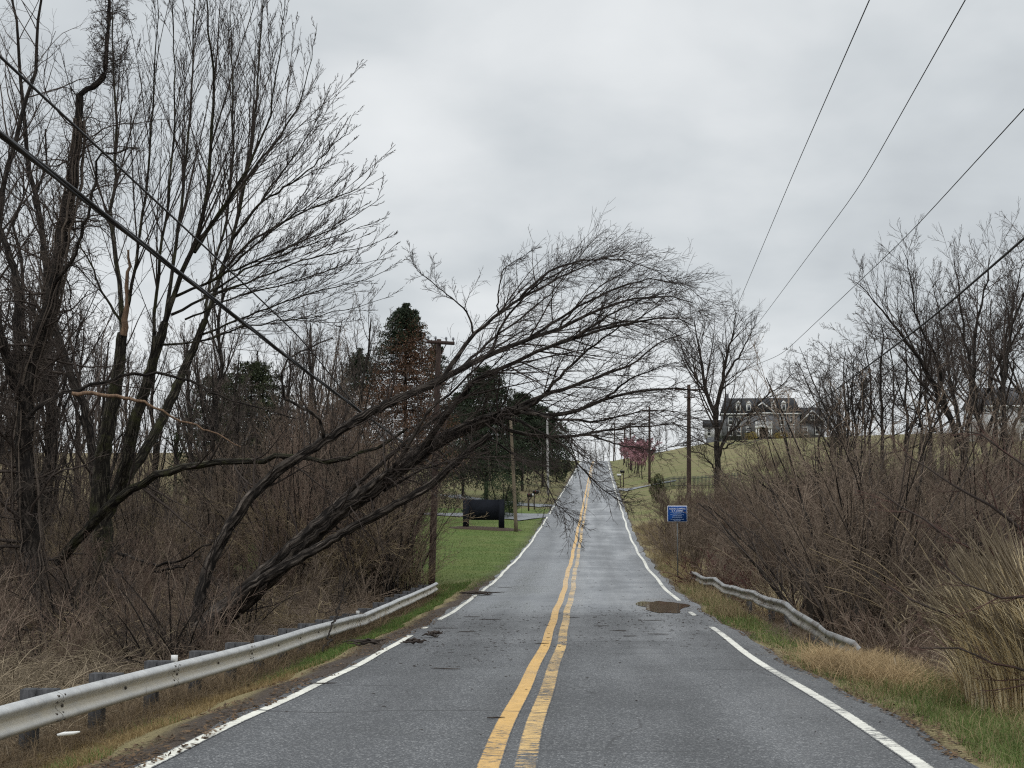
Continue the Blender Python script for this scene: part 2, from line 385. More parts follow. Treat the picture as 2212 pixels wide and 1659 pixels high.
# ------------------------------------------------------------------ asphalt and paint
def asphalt(t, tone=1.0):
    tc = t.nodes.new('ShaderNodeTexCoord'); o = tc.outputs['Object']
    sx = t.nodes.new('ShaderNodeSeparateXYZ'); t.links.new(o, sx.inputs[0])
    vo = t.nodes.new('ShaderNodeTexVoronoi'); vo.inputs['Scale'].default_value = 70; t.links.new(o, vo.inputs['Vector'])
    sc = t.nodes.new('ShaderNodeSeparateColor'); t.links.new(vo.outputs['Color'], sc.inputs[0])
    grain = ramp(t, sc.outputs[0], [(.0, (.030, .031, .033)), (.55, (.055, .0565, .060)), (.82, (.098, .100, .104)), (.97, (.29, .29, .285))])
    fine = noise(t, o, 160, 2, .6)
    big = noise(t, o, .35, 5, .6, .3); mid = noise(t, o, 1.6, 6, .65)
    st = t.nodes.new('ShaderNodeMapping'); st.inputs['Scale'].default_value = (1.1, .07, 1); t.links.new(o, st.inputs['Vector'])
    track = noise(t, st.outputs[0], 1.0, 4, .6)
    f = mathn(t, 'ADD', mathn(t, 'MULTIPLY', big, .5), mathn(t, 'ADD', mathn(t, 'MULTIPLY', mid, .25), mathn(t, 'MULTIPLY', track, .5)))
    c = mixc(t, 1.0, grain, ramp(t, f, [(.44, .52), (.62, .88), (.80, 1.32)]), 'MULTIPLY')
    c = mixc(t, mapr(t, fine, .35, .7, 0, .45), c, (.03, .032, .036))
    # the newer, paler and smoother surface on the far side of the seam
    y2 = mathn(t, 'ADD', sx.outputs[1], mathn(t, 'MULTIPLY', mathn(t, 'SUBTRACT', mid, .5), 2.5))
    farm = mapr(t, y2, 33.0, 37.5)
    fc = ramp(t, f, [(.44, (.068, .073, .080)), (.60, (.108, .115, .124)), (.80, (.185, .194, .203))])
    c = mixc(t, mathn(t, 'MULTIPLY', farm, .8), c, fc)
    # cross cracks and a few wandering long ones
    w1 = mathn(t, 'ADD', sx.outputs[1], mathn(t, 'ADD', mathn(t, 'MULTIPLY', noise(t, o, .55, 2), 1.1), mathn(t, 'MULTIPLY', noise(t, o, 4, 4), .22)))
    ph = mathn(t, 'ABSOLUTE', mathn(t, 'SUBTRACT', mathn(t, 'FRACT', mathn(t, 'MULTIPLY', w1, .36)), .5))
    cr = mapr(t, ph, .006, .024, 1, 0)
    cr = mathn(t, 'MULTIPLY', cr, mapr(t, noise(t, o, .28, 3), .46, .56))
    w2 = mathn(t, 'ADD', sx.outputs[0], mathn(t, 'ADD', mathn(t, 'MULTIPLY', noise(t, o, .4, 3), 1.8), mathn(t, 'MULTIPLY', noise(t, o, 3.5, 4), .3)))
    ph2 = mathn(t, 'ABSOLUTE', mathn(t, 'SUBTRACT', mathn(t, 'FRACT', mathn(t, 'MULTIPLY', w2, .42)), .5))
    cr2 = mathn(t, 'MULTIPLY', mapr(t, ph2, .003, .010, 1, 0), mapr(t, noise(t, o, .55, 3), .48, .58))
    crk = mathn(t, 'MAXIMUM', cr, cr2)
    # wheel paths, two in each lane, polished paler; the strip between them darker
    wx = mathn(t, 'ABSOLUTE', mathn(t, 'SUBTRACT', mathn(t, 'ABSOLUTE', mathn(t, 'SUBTRACT', mathn(t, 'ABSOLUTE', mathn(t, 'ADD', sx.outputs[0], .62)), 1.55)), .72))
    wp = mapr(t, mathn(t, 'ADD', wx, mathn(t, 'MULTIPLY', mathn(t, 'SUBTRACT', track, .5), .9)), .05, .6, 1.16, .86)
    vs = t.nodes.new('ShaderNodeVectorMath'); vs.operation = 'SCALE'; t.links.new(c, vs.inputs[0]); t.links.new(wp, vs.inputs['Scale']); c = vs.outputs[0]
    c = mixc(t, mathn(t, 'MULTIPLY', crk, .9), c, (.018, .018, .019))
    wet = mapr(t, mathn(t, 'ADD', mathn(t, 'MULTIPLY', track, .6), mathn(t, 'MULTIPLY', big, .5)), .45, .72)
    c = mixc(t, mathn(t, 'MULTIPLY', wet, .18), c, (.04, .043, .05))
    # damp ground round the puddle
    pd = t.nodes.new('ShaderNodeVectorMath'); pd.operation = 'LENGTH'
    pm = t.nodes.new('ShaderNodeMapping'); pm.inputs['Location'].default_value = (-2.1, -38.2 / 4.2, 0); pm.inputs['Scale'].default_value = (1, 1 / 4.2, 0)
    t.links.new(o, pm.inputs['Vector']); t.links.new(pm.outputs[0], pd.inputs[0])
    damp = mapr(t, mathn(t, 'ADD', pd.outputs['Value'], mathn(t, 'MULTIPLY', mathn(t, 'SUBTRACT', mid, .5), 1.1)), .7, 1.15, 1, 0)
    c = mixc(t, mathn(t, 'MULTIPLY', damp, .6), c, (.035, .036, .038))
    wet = mathn(t, 'MAXIMUM', wet, damp)
    rg = mathn(t, 'SUBTRACT', .60, mathn(t, 'MULTIPLY', wet, .26))
    rg = mathn(t, 'SUBTRACT', rg, mathn(t, 'MULTIPLY', farm, .14))
    h = mathn(t, 'SUBTRACT', mathn(t, 'ADD', mathn(t, 'MULTIPLY', vo.outputs['Distance'], -.5), mathn(t, 'MULTIPLY', fine, .5)), mathn(t, 'MULTIPLY', crk, 1.2))
    return o, c, rg, h, crk
m, t, b = material('wet_asphalt')
o, c, rg, h, crk = asphalt(t)
t.links.new(c, b.inputs['Base Color']); t.links.new(rg, b.inputs['Roughness']); b.inputs['Specular IOR Level'].default_value = .5
bump(t, b, h, .35, .012)
M_asphalt = m
ry = np.concatenate([np.arange(-60, 8, 4), np.arange(8, 70, .5), np.arange(70, 350, 2), np.arange(350, 420, 5)])
def strip(name, xa, xb, Y, lift, mat, across=2, kind=None, **kw):
    xa = np.broadcast_to(xa, Y.shape); xb = np.broadcast_to(xb, Y.shape)
    s = np.linspace(0, 1, across)
    X = xa[:, None] + (xb - xa)[:, None] * s; Z = np.broadcast_to((zr(Y) + lift)[:, None], X.shape)
    V = np.stack([X, np.broadcast_to(Y[:, None], X.shape), Z], -1)
    k = across; i = np.arange(len(Y) - 1)[:, None] * k + np.arange(k - 1)[None]
    q = np.stack([i, i + 1, i + k + 1, i + k], -1).reshape(-1, 4)
    uv = np.stack([np.broadcast_to(s, X.shape), np.broadcast_to(Y[:, None], X.shape)], -1).reshape(-1, 2)
    return obj(name, raw_mesh(name, V, [q], mat, True, uv=uv), kind=kind, **kw)
strip('road', edgeL(ry), edgeR(ry), ry, 0.0, M_asphalt, 7, 'structure')
def paint(name, col, wear, edge=.10, seed=0.0, dash=0.0):
    """thermoplastic line worn through to the asphalt below it"""
    m, t, b = material(name)
    o, c, rg, h, crk = asphalt(t)
    uvn = t.nodes.new('ShaderNodeUVMap'); su = t.nodes.new('ShaderNodeSeparateXYZ'); t.links.new(uvn.outputs[0], su.inputs[0])
    mp = t.nodes.new('ShaderNodeMapping'); mp.inputs['Location'].default_value = (seed, seed * 3, 0); t.links.new(o, mp.inputs['Vector']); v = mp.outputs[0]
    ed = mathn(t, 'SUBTRACT', .5, mathn(t, 'ABSOLUTE', mathn(t, 'SUBTRACT', su.outputs[0], .5)))
    ed = mathn(t, 'ADD', ed, mathn(t, 'MULTIPLY', mathn(t, 'SUBTRACT', noise(t, v, 28, 4, .7), .5), edge * 3.2))
    keep = mapr(t, ed, edge * .55, edge * 1.1)
    st = t.nodes.new('ShaderNodeMapping'); st.inputs['Scale'].default_value = (9, 30, 1); t.links.new(v, st.inputs['Vector'])
    wn = mathn(t, 'ADD', mathn(t, 'MULTIPLY', noise(t, st.outputs[0], 1.0, 5, .75), .62), mathn(t, 'MULTIPLY', noise(t, v, .45, 4, .6), .38))
    keep = mathn(t, 'MULTIPLY', keep, mapr(t, wn, wear - .035, wear + .02))
    keep = mathn(t, 'MULTIPLY', keep, mathn(t, 'SUBTRACT', 1.0, mathn(t, 'MULTIPLY', crk, .9)))
    pc = mixc(t, mapr(t, noise(t, v, 5, 6, .7), .35, .7), tuple(x * .78 for x in col), col)
    pc = mixc(t, mapr(t, noise(t, v, 90, 3, .6), .55, .75, 0, .35), pc, tuple(x * .45 for x in col))
    t.links.new(mixc(t, keep, c, pc), b.inputs['Base Color'])
    t.links.new(mathn(t, 'ADD', rg, mathn(t, 'MULTIPLY', keep, .08)), b.inputs['Roughness'])
    bump(t, b, mathn(t, 'ADD', h, mathn(t, 'MULTIPLY', keep, .5)), .35, .012)
    return m
M_yel1 = paint('yellow_paint', (.62, .375, .115), .415, .07, 0)
M_yel2 = paint('worn_yellow_paint', (.63, .41, .15), .49, .08, 7)
M_white = paint('white_paint', (.74, .72, .63), .425, .14, 3)
M_white2 = paint('worn_white_paint', (.72, .70, .62), .46, .14, 12)
my = ry[(ry > -1) & (ry <= 350)]
wb = .02 * np.sin(my * .31) + .012 * np.sin(my * .83)
strip('yellow_line', xo(my) - .86 + wb, xo(my) - .67 + wb, my, .004, M_yel1, 3, 'structure')
strip('yellow_line', xo(my) - .575 + wb, xo(my) - .385 + wb, my, .004, M_yel2, 3, 'structure')
for a, bb in ((-1, 27.4), (28.6, 29.6), (32, 350)):
    y = my[(my >= a) & (my <= bb)]; wv = .04 * np.sin(y * .4) + .02 * np.sin(y * 1.3)
    strip('white_line', xo(y) + XL - .075 + wv * .6, xo(y) + XL + .075 + wv * .6, y, .004, M_white, 3, 'structure')
for a, bb in ((-1, 30.2), (34, 35.6), (40.5, 350)):
    y = my[(my >= a) & (my <= bb)]; wv = .03 * np.sin(y * .5)
    strip('white_line', xo(y) + XR - .08 + wv, xo(y) + XR + .08 + wv, y, .004, M_white2 if bb < 100 else M_white, 3, 'structure')

# driveways
M_drive = simple('driveway_asphalt', (.20, .21, .22), (.12, .125, .13), 1.2, .6, .2)
def driveway(name, pts, w0, w1, flare):
    c, _ = polyline([(x, y, 0) for x, y in pts], 30, 1, 1); c = c[0]
    d = nrm(np.gradient(c, axis=0)); nrmv = np.column_stack([-d[:, 1], d[:, 0]])
    s = np.linspace(0, 1, 30); w = w0 + (w1 - w0) * s + flare * np.exp(-s * 9)
    rows = []
    for k in np.linspace(-1, 1, 5):
        xy = c[:, :2] + nrmv * (w / 2 * k)[:, None]
        rows.append(np.column_stack([xy, ground_z(xy[:, 0], xy[:, 1]) + .07]))
    V = np.stack(rows, 1); i = np.arange(29)[:, None] * 5 + np.arange(4)[None]
    q = np.stack([i, i + 5, i + 6, i + 1], -1).reshape(-1, 4)
    obj(name, raw_mesh(name, V, [q], M_drive, True), kind='structure')
driveway('driveway', [(edgeL(110.) + .15, 110), (-7, 111.5), (-12, 112.5), (-24, 116)], 4.2, 3.6, 7)
driveway('driveway', [(edgeL(127.) + .15, 127), (-6.5, 129), (-10, 134), (-14, 142)], 2.6, 2.6, 3)
driveway('driveway', [(edgeR(165.) - .15, 165), (6, 165.5), (8, 165.5), (10.5, 165)], 4.4, 3.4, 6)

# puddle lying on the road by the white line
m, t, b = material('puddle_water')
b.inputs['Base Color'].default_value = (.085, .062, .042, 1); b.inputs['Roughness'].default_value = .04; b.inputs['Specular IOR Level'].default_value = .5
tc = t.nodes.new('ShaderNodeTexCoord'); bump(t, b, noise(t, tc.outputs['Object'], 5, 3), .03, .02)
M_water = m
def puddle(name, cx, cy, rx, ryy, seed):
    a = np.linspace(0, 2 * pi, 48, endpoint=False)
    r = 1 + .16 * np.sin(3 * a + seed) + .10 * np.sin(5 * a + 2 * seed) + .05 * np.sin(9 * a)
    x = cx + rx * r * np.cos(a); y = cy + ryy * r * np.sin(a)
    V = np.vstack([[cx, cy, zr(cy) + .009], np.column_stack([x, y, zr(y) + .009])])
    T = [[0, 1 + i, 1 + (i + 1) % 48] for i in range(48)]
    return obj(name, raw_mesh(name, V, [np.array(T)], M_water, True), kind='structure')
puddle('puddle', 2.02, 37.7, .62, 2.6, .4)

# ------------------------------------------------------------------ guardrails
m, t, b = material('galvanised_steel')
tc = t.nodes.new('ShaderNodeTexCoord'); o = tc.outputs['Object']
f = noise(t, o, 3.2, 6, .65); st = t.nodes.new('ShaderNodeMapping'); st.inputs['Scale'].default_value = (3, 9, 1.2); t.links.new(o, st.inputs['Vector'])
sk = noise(t, st.outputs[0], 3.0, 6, .7)
c = ramp(t, f, [(.3, (.36, .365, .365)), (.55, (.47, .47, .46)), (.75, (.55, .55, .545))])
c = mixc(t, mapr(t, sk, .52, .72, 0, .6), c, (.24, .245, .25))
geo = t.nodes.new('ShaderNodeNewGeometry'); sn = t.nodes.new('ShaderNodeSeparateXYZ'); t.links.new(geo.outputs['Normal'], sn.inputs[0])
dirtm = mathn(t, 'MULTIPLY', mapr(t, noise(t, o, 9, 6, .7), .5, .8, 0, .7), .6)
c = mixc(t, dirtm, c, (.30, .25, .17))
va = t.nodes.new('ShaderNodeVertexColor'); va.layer_name = 'trough_tan'; sv = t.nodes.new('ShaderNodeSeparateColor'); t.links.new(va.outputs[0], sv.inputs[0])
c = mixc(t, mathn(t, 'MULTIPLY', sv.outputs[0], mapr(t, f, .2, .6, .4, .85)), c, (.50, .445, .34))       # tan blended in along the beam's trough
t.links.new(c, b.inputs['Base Color']); b.inputs['Metallic'].default_value = .25; b.inputs['Roughness'].default_value = .5
bump(t, b, sk, .12, .01)
M_steel = m
M_post = simple('grey_post', (.085, .085, .088), (.028, .028, .030), 9, .8, .3, stretch=(3, 3, .6))
M_bolt = simple('dark_bolt', (.09, .075, .06), (.04, .035, .03), 30, .6)
_pf = np.array([(-.155, .006), (-.150, .022), (-.135, .050), (-.118, .074), (-.100, .083), (-.080, .080), (-.058, .058), (-.035, .028), (-.015, .006), (0, .002), (.015, .006), (.035, .028), (.058, .058), (.080, .080), (.100, .083), (.118, .074), (.135, .050), (.150, .022), (.155, .006)])
def wbeam(ctr, side, thick=.006, prof=_pf, squash=None, roll=None):
    """ctr (K,3): centre line of the beam; side: horizontal unit vectors towards the road"""
    K = len(ctr); k = len(prof)
    h = np.broadcast_to(prof[:, 0], (K, k)).copy(); d = np.broadcast_to(prof[:, 1], (K, k)).copy()
    if squash is not None: d = d * squash[:, None]
    if roll is not None:
        cr, sr = np.cos(roll)[:, None], np.sin(roll)[:, None]; h, d = h * cr - d * sr, h * sr + d * cr
    front = ctr[:, None] + side[:, None] * d[..., None] + np.array([0, 0, 1.]) * h[..., None]
    back = front - side[:, None] * thick
    V = np.concatenate([front, back], 1)                # (K, 2k)
    q = []
    for i in range(K - 1):
        a0, a1 = i * 2 * k, (i + 1) * 2 * k
        for j in range(k - 1):
            q.append([a0 + j, a0 + j + 1, a1 + j + 1, a1 + j]); q.append([a0 + k + j, a1 + k + j, a1 + k + j + 1, a0 + k + j + 1])
        q.append([a0, a1, a1 + k, a0 + k]); q.append([a0 + k - 1, a0 + 2 * k - 1, a1 + 2 * k - 1, a1 + k - 1])
    for a0 in (0, (K - 1) * 2 * k):
        for j in range(k - 1): q.append([a0 + j, a0 + k + j, a0 + k + j + 1, a0 + j + 1])
    return V.reshape(-1, 3), np.array(q)
m2 = M_steel.copy(); m2.name = 'weathered_steel'; M_steel2 = m2; t = m2.node_tree; bs = t.nodes['Principled BSDF']
lk = bs.inputs['Base Color'].links[0].from_socket
tcw = t.nodes.new('ShaderNodeTexCoord')
t.links.new(mixc(t, 1.0, mixc(t, mapr(t, noise(t, tcw.outputs['Object'], 2.6, 7, .7), .42, .68, 0, .8), lk, (.15, .11, .08)), (.62, .62, .62), 'MULTIPLY'), bs.inputs['Base Color'])
prof_h = _pf[:, 0]
def guardrail(label, ctrf, s0, s1, sgn, sec, posts, squash=None, roll=None, phase=0.0, up=.195, steel=None, blocks=True):
    root = empty('guardrail', ctrf(s0) * np.array([1, 1, 0]) + np.array([0, 0, float(ground_z(ctrf(s0)[0], ctrf(s0)[1]))]), label=label, cat='guardrail')
    off = np.array(root.location)
    s = s0 + phase; n = 0
    joints = [s0] + [x for x in np.arange(s0 + phase, s1, sec) if x > s0 + .3] + [s1]
    for a, bb in zip(joints[:-1], joints[1:]):
        ys = np.linspace(a - .14, bb, max(4, int((bb - a) / .32)))
        ctr = np.array([ctrf(y) for y in ys]); tg = nrm(np.gradient(ctr, axis=0))
        side = nrm(np.cross(tg, [0, 0, 1.])) * sgn
        side[:, 2] = 0
        ctr = ctr + side * np.linspace(.009, 0, len(ys))[:, None]      # each sheet laps over the next one
        V, q = wbeam(ctr - off, side, squash=None if squash is None else squash(ys), roll=None if roll is None else roll(ys))
        tanw = np.tile(np.concatenate([np.exp(-((prof_h + .02) / .055) ** 2)] * 2), len(ys))
        me = raw_mesh('beam', V, [q], steel or M_steel, True, {'trough_tan': np.repeat(tanw[:, None], 3, 1)})
        try: me.set_sharp_from_angle(angle=radians(50))
        except Exception: pass
        bo = obj('beam', me, root)
        if bb < 24 and bb < s1:                                             # splice bolts where the sheets meet
            for dy in (.09, .25):
                for dz in (.058, -.058, .120, -.120):
                    cc = ctrf(bb - dy); tg1 = nrm((ctrf(bb + .2) - ctrf(bb - .2))[None])[0]; sd = np.cross(tg1, [0, 0, 1.]) * sgn; sd[2] = 0
                    cc = cc - off + np.array([0, 0, dz]) + sd * ((.058 if abs(dz) < .1 else .074) + .006)
                    MB().tube([cc - sd * .02, cc + sd * .008], .011, 6).build('bolt', M_bolt, bo)
    for y in posts:
        c = ctrf(y); tg = nrm((ctrf(y + .2) - ctrf(y - .2))[None])[0]; sd = np.cross(tg, [0, 0, 1.]) * sgn; sd[2] = 0
        rz = math.atan2(tg[1], tg[0]) - pi / 2
        lean = rng.normal() * .02
        pc = c - sd * .315; g = float(ground_z(pc[0], pc[1])); top = c[2] + up
        mb = MB().box((pc - off)[:2].tolist() + [(top + g - .25) / 2 - off[2]], (.15, .15, top - g + .25), rz + lean)
        p = mb.build('post', M_post, root)
        bc = c - sd * .125
        if blocks: MB().box((bc - off)[:2].tolist() + [c[2] + .0 - off[2]], (.19, .15, .33), rz).build('block', M_post, p)
        bp = c + sd * .016 - off
        MB().tube([bp - sd * .02, bp + sd * .012], .017, 8).build('bolt', M_bolt, p)
    return root
_lt = ([4, 14, 18, 22, 26.2, 31, 33.6, 36, 38.5, 42, 48.2], [.25, .25, .24, .22, .205, .115, .035, .10, .14, .13, .12])
def left_ctr(y):
    x = -5.27 + .05 * math.sin(y * .35) - .10 * math.exp(-((y - 33.4) / 2.2) ** 2) + .1 * float(sstep(y, 42, 48))
    return np.array([x, y, float(zr(y)) + np.interp(y, *_lt) - .155])
LP = [13.98 + 1.905 * k for k in range(-4, 19)]
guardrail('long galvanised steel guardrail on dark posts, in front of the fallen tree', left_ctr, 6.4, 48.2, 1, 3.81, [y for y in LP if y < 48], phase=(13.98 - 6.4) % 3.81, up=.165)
# white reflectors on two of its posts
M_plastic = simple('white_plastic', (.80, .80, .78), (.66, .65, .62), 6, .5)
for y, lb in ((17.79, 'small white reflector on top of a guardrail post nearer the camera'), (33.0, 'small white reflector on top of the guardrail at its kink')):
    c = left_ctr(y); MB().box((0, 0, .045), (.08, .03, .09)).build('reflector', M_plastic, loc=c + np.array([-.02, 0, .15]), label=lb, cat='reflector')

RPTS = [(1493, 1244, 50), (1544, 1259, 45.5), (1602, 1284, 39.5), (1660, 1300, 35), (1693, 1317, 31.5), (1743, 1346, 28), (1784, 1371, 25.6), (1830, 1398, 23.4)]
_rp = np.array([P(*q) for q in RPTS])[::-1]
_kk = np.random.default_rng(77); _ky = np.arange(20, 54, 1.6); _kx = _kk.normal(size=len(_ky)) * .045; _kz = _kk.normal(size=len(_ky)) * .03
def right_ctr(y):
    return np.array([np.interp(y, _rp[:, 1], _rp[:, 0]) + float(np.interp(y, _ky, _kx)), y, np.interp(y, _rp[:, 1], _rp[:, 2]) + float(np.interp(y, _ky, _kz))])
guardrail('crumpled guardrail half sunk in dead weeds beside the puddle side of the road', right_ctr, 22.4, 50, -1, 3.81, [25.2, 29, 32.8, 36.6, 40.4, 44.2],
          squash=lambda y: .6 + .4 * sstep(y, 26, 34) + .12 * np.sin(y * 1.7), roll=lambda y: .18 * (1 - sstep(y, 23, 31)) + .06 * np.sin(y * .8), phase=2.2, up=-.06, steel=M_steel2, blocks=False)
# white litter
mb = MB().tube([(-.10, 0, .05), (-.04, .02, .055), (.05, .01, .06), (.10, -.02, .075)], [.012, .02, .017, .007], 10)
mb.build('litter_tube', M_plastic, True and None, loc=P(148, 1587, 12.9) - np.array([0, 0, .05]), label='white plastic tube of litter on the ground under the guardrail', cat='litter').rotation_euler = (0, 0, .35)

# ------------------------------------------------------------------ utility poles and wires
M_pole = simple('dark_pole_wood', (.075, .048, .038), (.032, .021, .018), 3, .9, .4, stretch=(9, 9, .5))
M_pole2 = simple('weathered_pole_wood', (.21, .17, .12), (.11, .085, .06), 3, .9, .3, stretch=(9, 9, .5))
M_wire = simple('black_wire', (.022, .022, .024), (.015, .015, .016), 5, .55)
M_glass = simple('grey_insulator', (.25, .26, .28), (.15, .15, .17), 5, .35)
def pole(base, top, r, mat, label, arms=(), group=None, hw=False):
    base = np.array(base); top = np.array(top); base[2] = float(ground_z(base[0], base[1])) if base[2] is None or hw else base[2]
    root = empty('utility_pole', base, label=label, cat='utility pole', group=group)
    d = top - base; s = np.linspace(-.03, 1, 9)
    MB().tube(d * s[:, None], r * (1.12 - .34 * s), 12).build('pole', mat, root, True)
    for f, w, az in arms:
        c = d * f; ax = np.array([cos(az), sin(az), 0])
        arm = MB().box((c + np.array([-sin(az), cos(az), 0]) * -(r + .045)).tolist(), (w, .1, .12), az).build('crossarm', mat, root)
        for e in (-.47, -.2, .2, .47):
            mb = MB(); q = c + ax * w * e + np.array([sin(az), -cos(az), 0]) * (r + .045)
            mb.tube([q + [0, 0, .05], q + [0, 0, .12], q + [0, 0, .14], q + [0, 0, .22]], [.02, .025, .05, .035], 7)
            mb.build('insulator', M_glass, arm)
        for e in (-.3, .3): MB().tube([c + ax * w * e, c + np.array([0, 0, -.55])], .018, 5).build('brace', mat, root)
    return root
def gz(x, y): return float(ground_z(x, y))
def at_ground(px, Y): p = P(px, 1060, Y); p[2] = gz(p[0], p[1]); return p
pA = at_ground(933, 50); tA = P(948, 733, 50.4)
pole(pA, tA, .115, M_pole, 'dark brown utility pole at the far end of the guardrail, by the lawn', [(.985, 1.1, .6)])
pB = at_ground(1115, 93); pole(pB, P(1103, 900, 93), .115, M_pole2, 'leaning weathered pale utility pole beside the black signboard', [])
pC = at_ground(1488, 120); tC = P(1488, 831, 120)
pole(pC, tC, .19, M_pole, 'tall dark utility pole with crossarm in front of the hillside fence', [(.955, 2.6, .15), (.89, .9, .15)])
pD = at_ground(1403, 172); tD = P(1403, 878, 172); pole(pD, tD, .15, M_pole, 'brown utility pole rising beside the pink trees', [(.95, 2.0, .15)])
pE = at_ground(1363, 235); tE = P(1361, 910, 235); pole(pE, tE, .15, M_pole, 'thin dark pole behind the pink trees', [(.95, 1.8, .15)])
pF = at_ground(1349, 280); tF = P(1349, 925, 280); pole(pF, tF, .14, M_pole, 'far pole just above the tops of the pink trees', [(.95, 1.6, .15)])
pG = at_ground(1326, 318); tG = P(1328, 913, 318); pole(pG, tG, .14, M_pole, 'farthest thin pole near the crest of the road', [(.95, 1.6, .15)])
pH = at_ground(1184, 150); tH = P(1182, 890, 150); pole(pH, tH, .13, simple('silver_pole', (.42, .41, .40), (.3, .29, .28), 4, .8), 'pale silver pole standing among the dark evergreens', [])
def wire(pts, r, label, sag=0.0, K=36, name='overhead_wire', strands=1, cat='wire', mat=None):
    p, _ = polyline(pts, K, 1, 1, smooth=60); p = p[0].copy(); s = np.linspace(0, 1, K)
    p[:, 2] -= sag * 4 * s * (1 - s)
    o0 = p[0].copy(); mb = MB()
    if strands == 1: mb.tube(p - o0, r, 6)
    else:
        d = nrm(p[-1] - p[0]); u = nrm(np.cross(d, [0, 0, 1])); v = np.cross(d, u)
        for k in range(strands):
            ph = k * 2 * pi / strands + s * 40
            mb.tube(p - o0 + (np.cos(ph)[:, None] * u + np.sin(ph)[:, None] * v) * r, r * .95, 6)
    return mb.build(name, mat or M_wire, None, True, loc=o0, label=label, cat=cat)
def beyond(a, b, Y):
    """carry the straight run from b through a on to distance Y"""
    a = np.array(a); b = np.array(b); return a + (a - b) * ((a[1] - Y) / (b[1] - a[1]))
e1 = P(0, 288, 12); m1 = P(640, 786, 25.5)
wire([beyond(e1, P(945, 1012, 50.2), -6), e1, m1, P(945, 1012, 50.2)], .018, 'thick black cable bundle slanting down through the fallen tree to the dark pole', K=60, name='cable_bundle', strands=3, cat='cable')
e2 = P(0, 122, 12)
wire([beyond(e2, P(420, 512, 20), -4), e2, P(420, 512, 20), P(650, 730, 30), P(790, 905, 38), P(945, 1075, 50.2)], .014, 'thin black cable strung above the thick bundle across the bare trees', K=60)
cC = tC - np.array([0, 0, .35])
for (pts, r, lb, sg) in (
    ([P(1878, 0, 23), P(1720, 360, 42), P(1590, 668, 78), cC + [-1.2, 0, .2]], .011, 'steepest overhead wire, running down from the top edge to the crossarm pole', 0),
    ([P(2085, 0, 23), P(1860, 400, 40), P(1635, 702, 75), cC + [.5, 0, .2]], .011, 'second overhead wire down from the top edge, beside the steepest one', 0),
    ([P(2212, 235, 24), P(1960, 510, 38), P(1690, 765, 70), cC + [1.2, 0, .2]], .011, 'lowest of the three thin overhead wires running down to the crossarm pole', 0)):
    wire([beyond(pts[0], pts[1], 6)] + pts, r, lb, sg, K=60)
pts = [P(2212, 515, 22), P(2010, 690, 31), P(1800, 846, 50), P(1660, 945, 84), P(1600, 962, 100), pC + np.array([0, 0, 5.6])]
wire([beyond(pts[0], pts[1], 8)] + pts, .022, 'thick lowest cable crossing in front of the bare trees and the stone mansion', K=60)
wire([pA + (tA - pA) * .97 + [.8, 0, .2], tC + [-1.0, 0, -.2]], .012, 'wire crossing high over the road between the two dark poles', 1.0)
wire([pA + (tA - pA) * .93, tC + [-.4, 0, -.9]], .012, 'lower wire crossing over the road between the two dark poles', 1.4)
for a, bb, lb in ((tC, tD, 'near the crossarm pole'), (tD, tE, 'over the pink trees'), (tE, tF, 'behind the pink trees'), (tF, tG, 'towards the crest')):
    for dx, w in ((-.9, 'outer'), (.9, 'inner')):
        wire([a + [dx, 0, -.25], bb + [dx, 0, -.25]], .014, f'{w} wire between poles along the far road, {lb}', .9)
    wire([a + [0, 0, -1.6], bb + [0, 0, -1.6]], .018, f'low cable between poles along the far road, {lb}', 1.1)

# ------------------------------------------------------------------ blue notice
M_blue = simple('blue_sheet', (.010, .075, .31), (.008, .062, .27), 2, .45, 0)
M_signw = simple('sign_white', (.70, .72, .76), (.62, .64, .68), 6, .5)
M_galv = simple('sign_post_steel', (.15, .155, .15), (.09, .09, .09), 8, .55, metal=.3)
def rrect(w, h, r, n=5):
    out = []
    for cx, cy, a0 in ((w / 2 - r, h / 2 - r, 0), (-w / 2 + r, h / 2 - r, 90), (-w / 2 + r, -h / 2 + r, 180), (w / 2 - r, -h / 2 + r, 270)):
        for k in range(n): a = radians(a0 + 90 * k / (n - 1)); out.append((cx + r * cos(a), cy + r * sin(a)))
    return out
def text_mesh(lines, name, mat, parent, loc, spacing=1.0):
    """lines: (text, size, z, width) centred; letters as one flat mesh in the xz plane, a little proud"""
    V = []; T = []; n = 0
    for s, size, z, width in lines:
        cu = bpy.data.curves.new('lettering', 'FONT'); cu.body = s; cu.size = size; cu.align_x = 'CENTER'; cu.extrude = .0006; cu.offset = size * .018
        to = bpy.data.objects.new('lettering', cu); COL.objects.link(to)
        dg = bpy.context.evaluated_depsgraph_get(); dg.update()
        mm = bpy.data.meshes.new_from_object(to.evaluated_get(dg)); mm.calc_loop_triangles()
        v = np.array([x.co[:] for x in mm.vertices]); tr = np.array([x.vertices[:] for x in mm.loop_triangles])
        w = v[:, 0].max() - v[:, 0].min(); k = width / w if width else 1
        V.append(np.column_stack([v[:, 0] * k, -v[:, 2], v[:, 1] + z])); T.append(tr + n); n += len(v)
        bpy.data.objects.remove(to); bpy.data.curves.remove(cu); bpy.data.meshes.remove(mm)
    return obj(name, raw_mesh(name, np.concatenate(V), [np.concatenate(T)], mat), parent, loc)
sc_ = P(1463, 1110, 52)
root = empty('notice_sign', (sc_[0], sc_[1], gz(sc_[0], sc_[1])), rz=-.03, label='blue metal notice about illegal dumping on a thin post in the roadside brush', cat='sign')
zc = sc_[2] - root.location.z; W_, H_ = .735, .60
MB().prism(rrect(W_, H_, .04), -.004, .004).build('border', M_signw, root).location = (0, 0, zc)
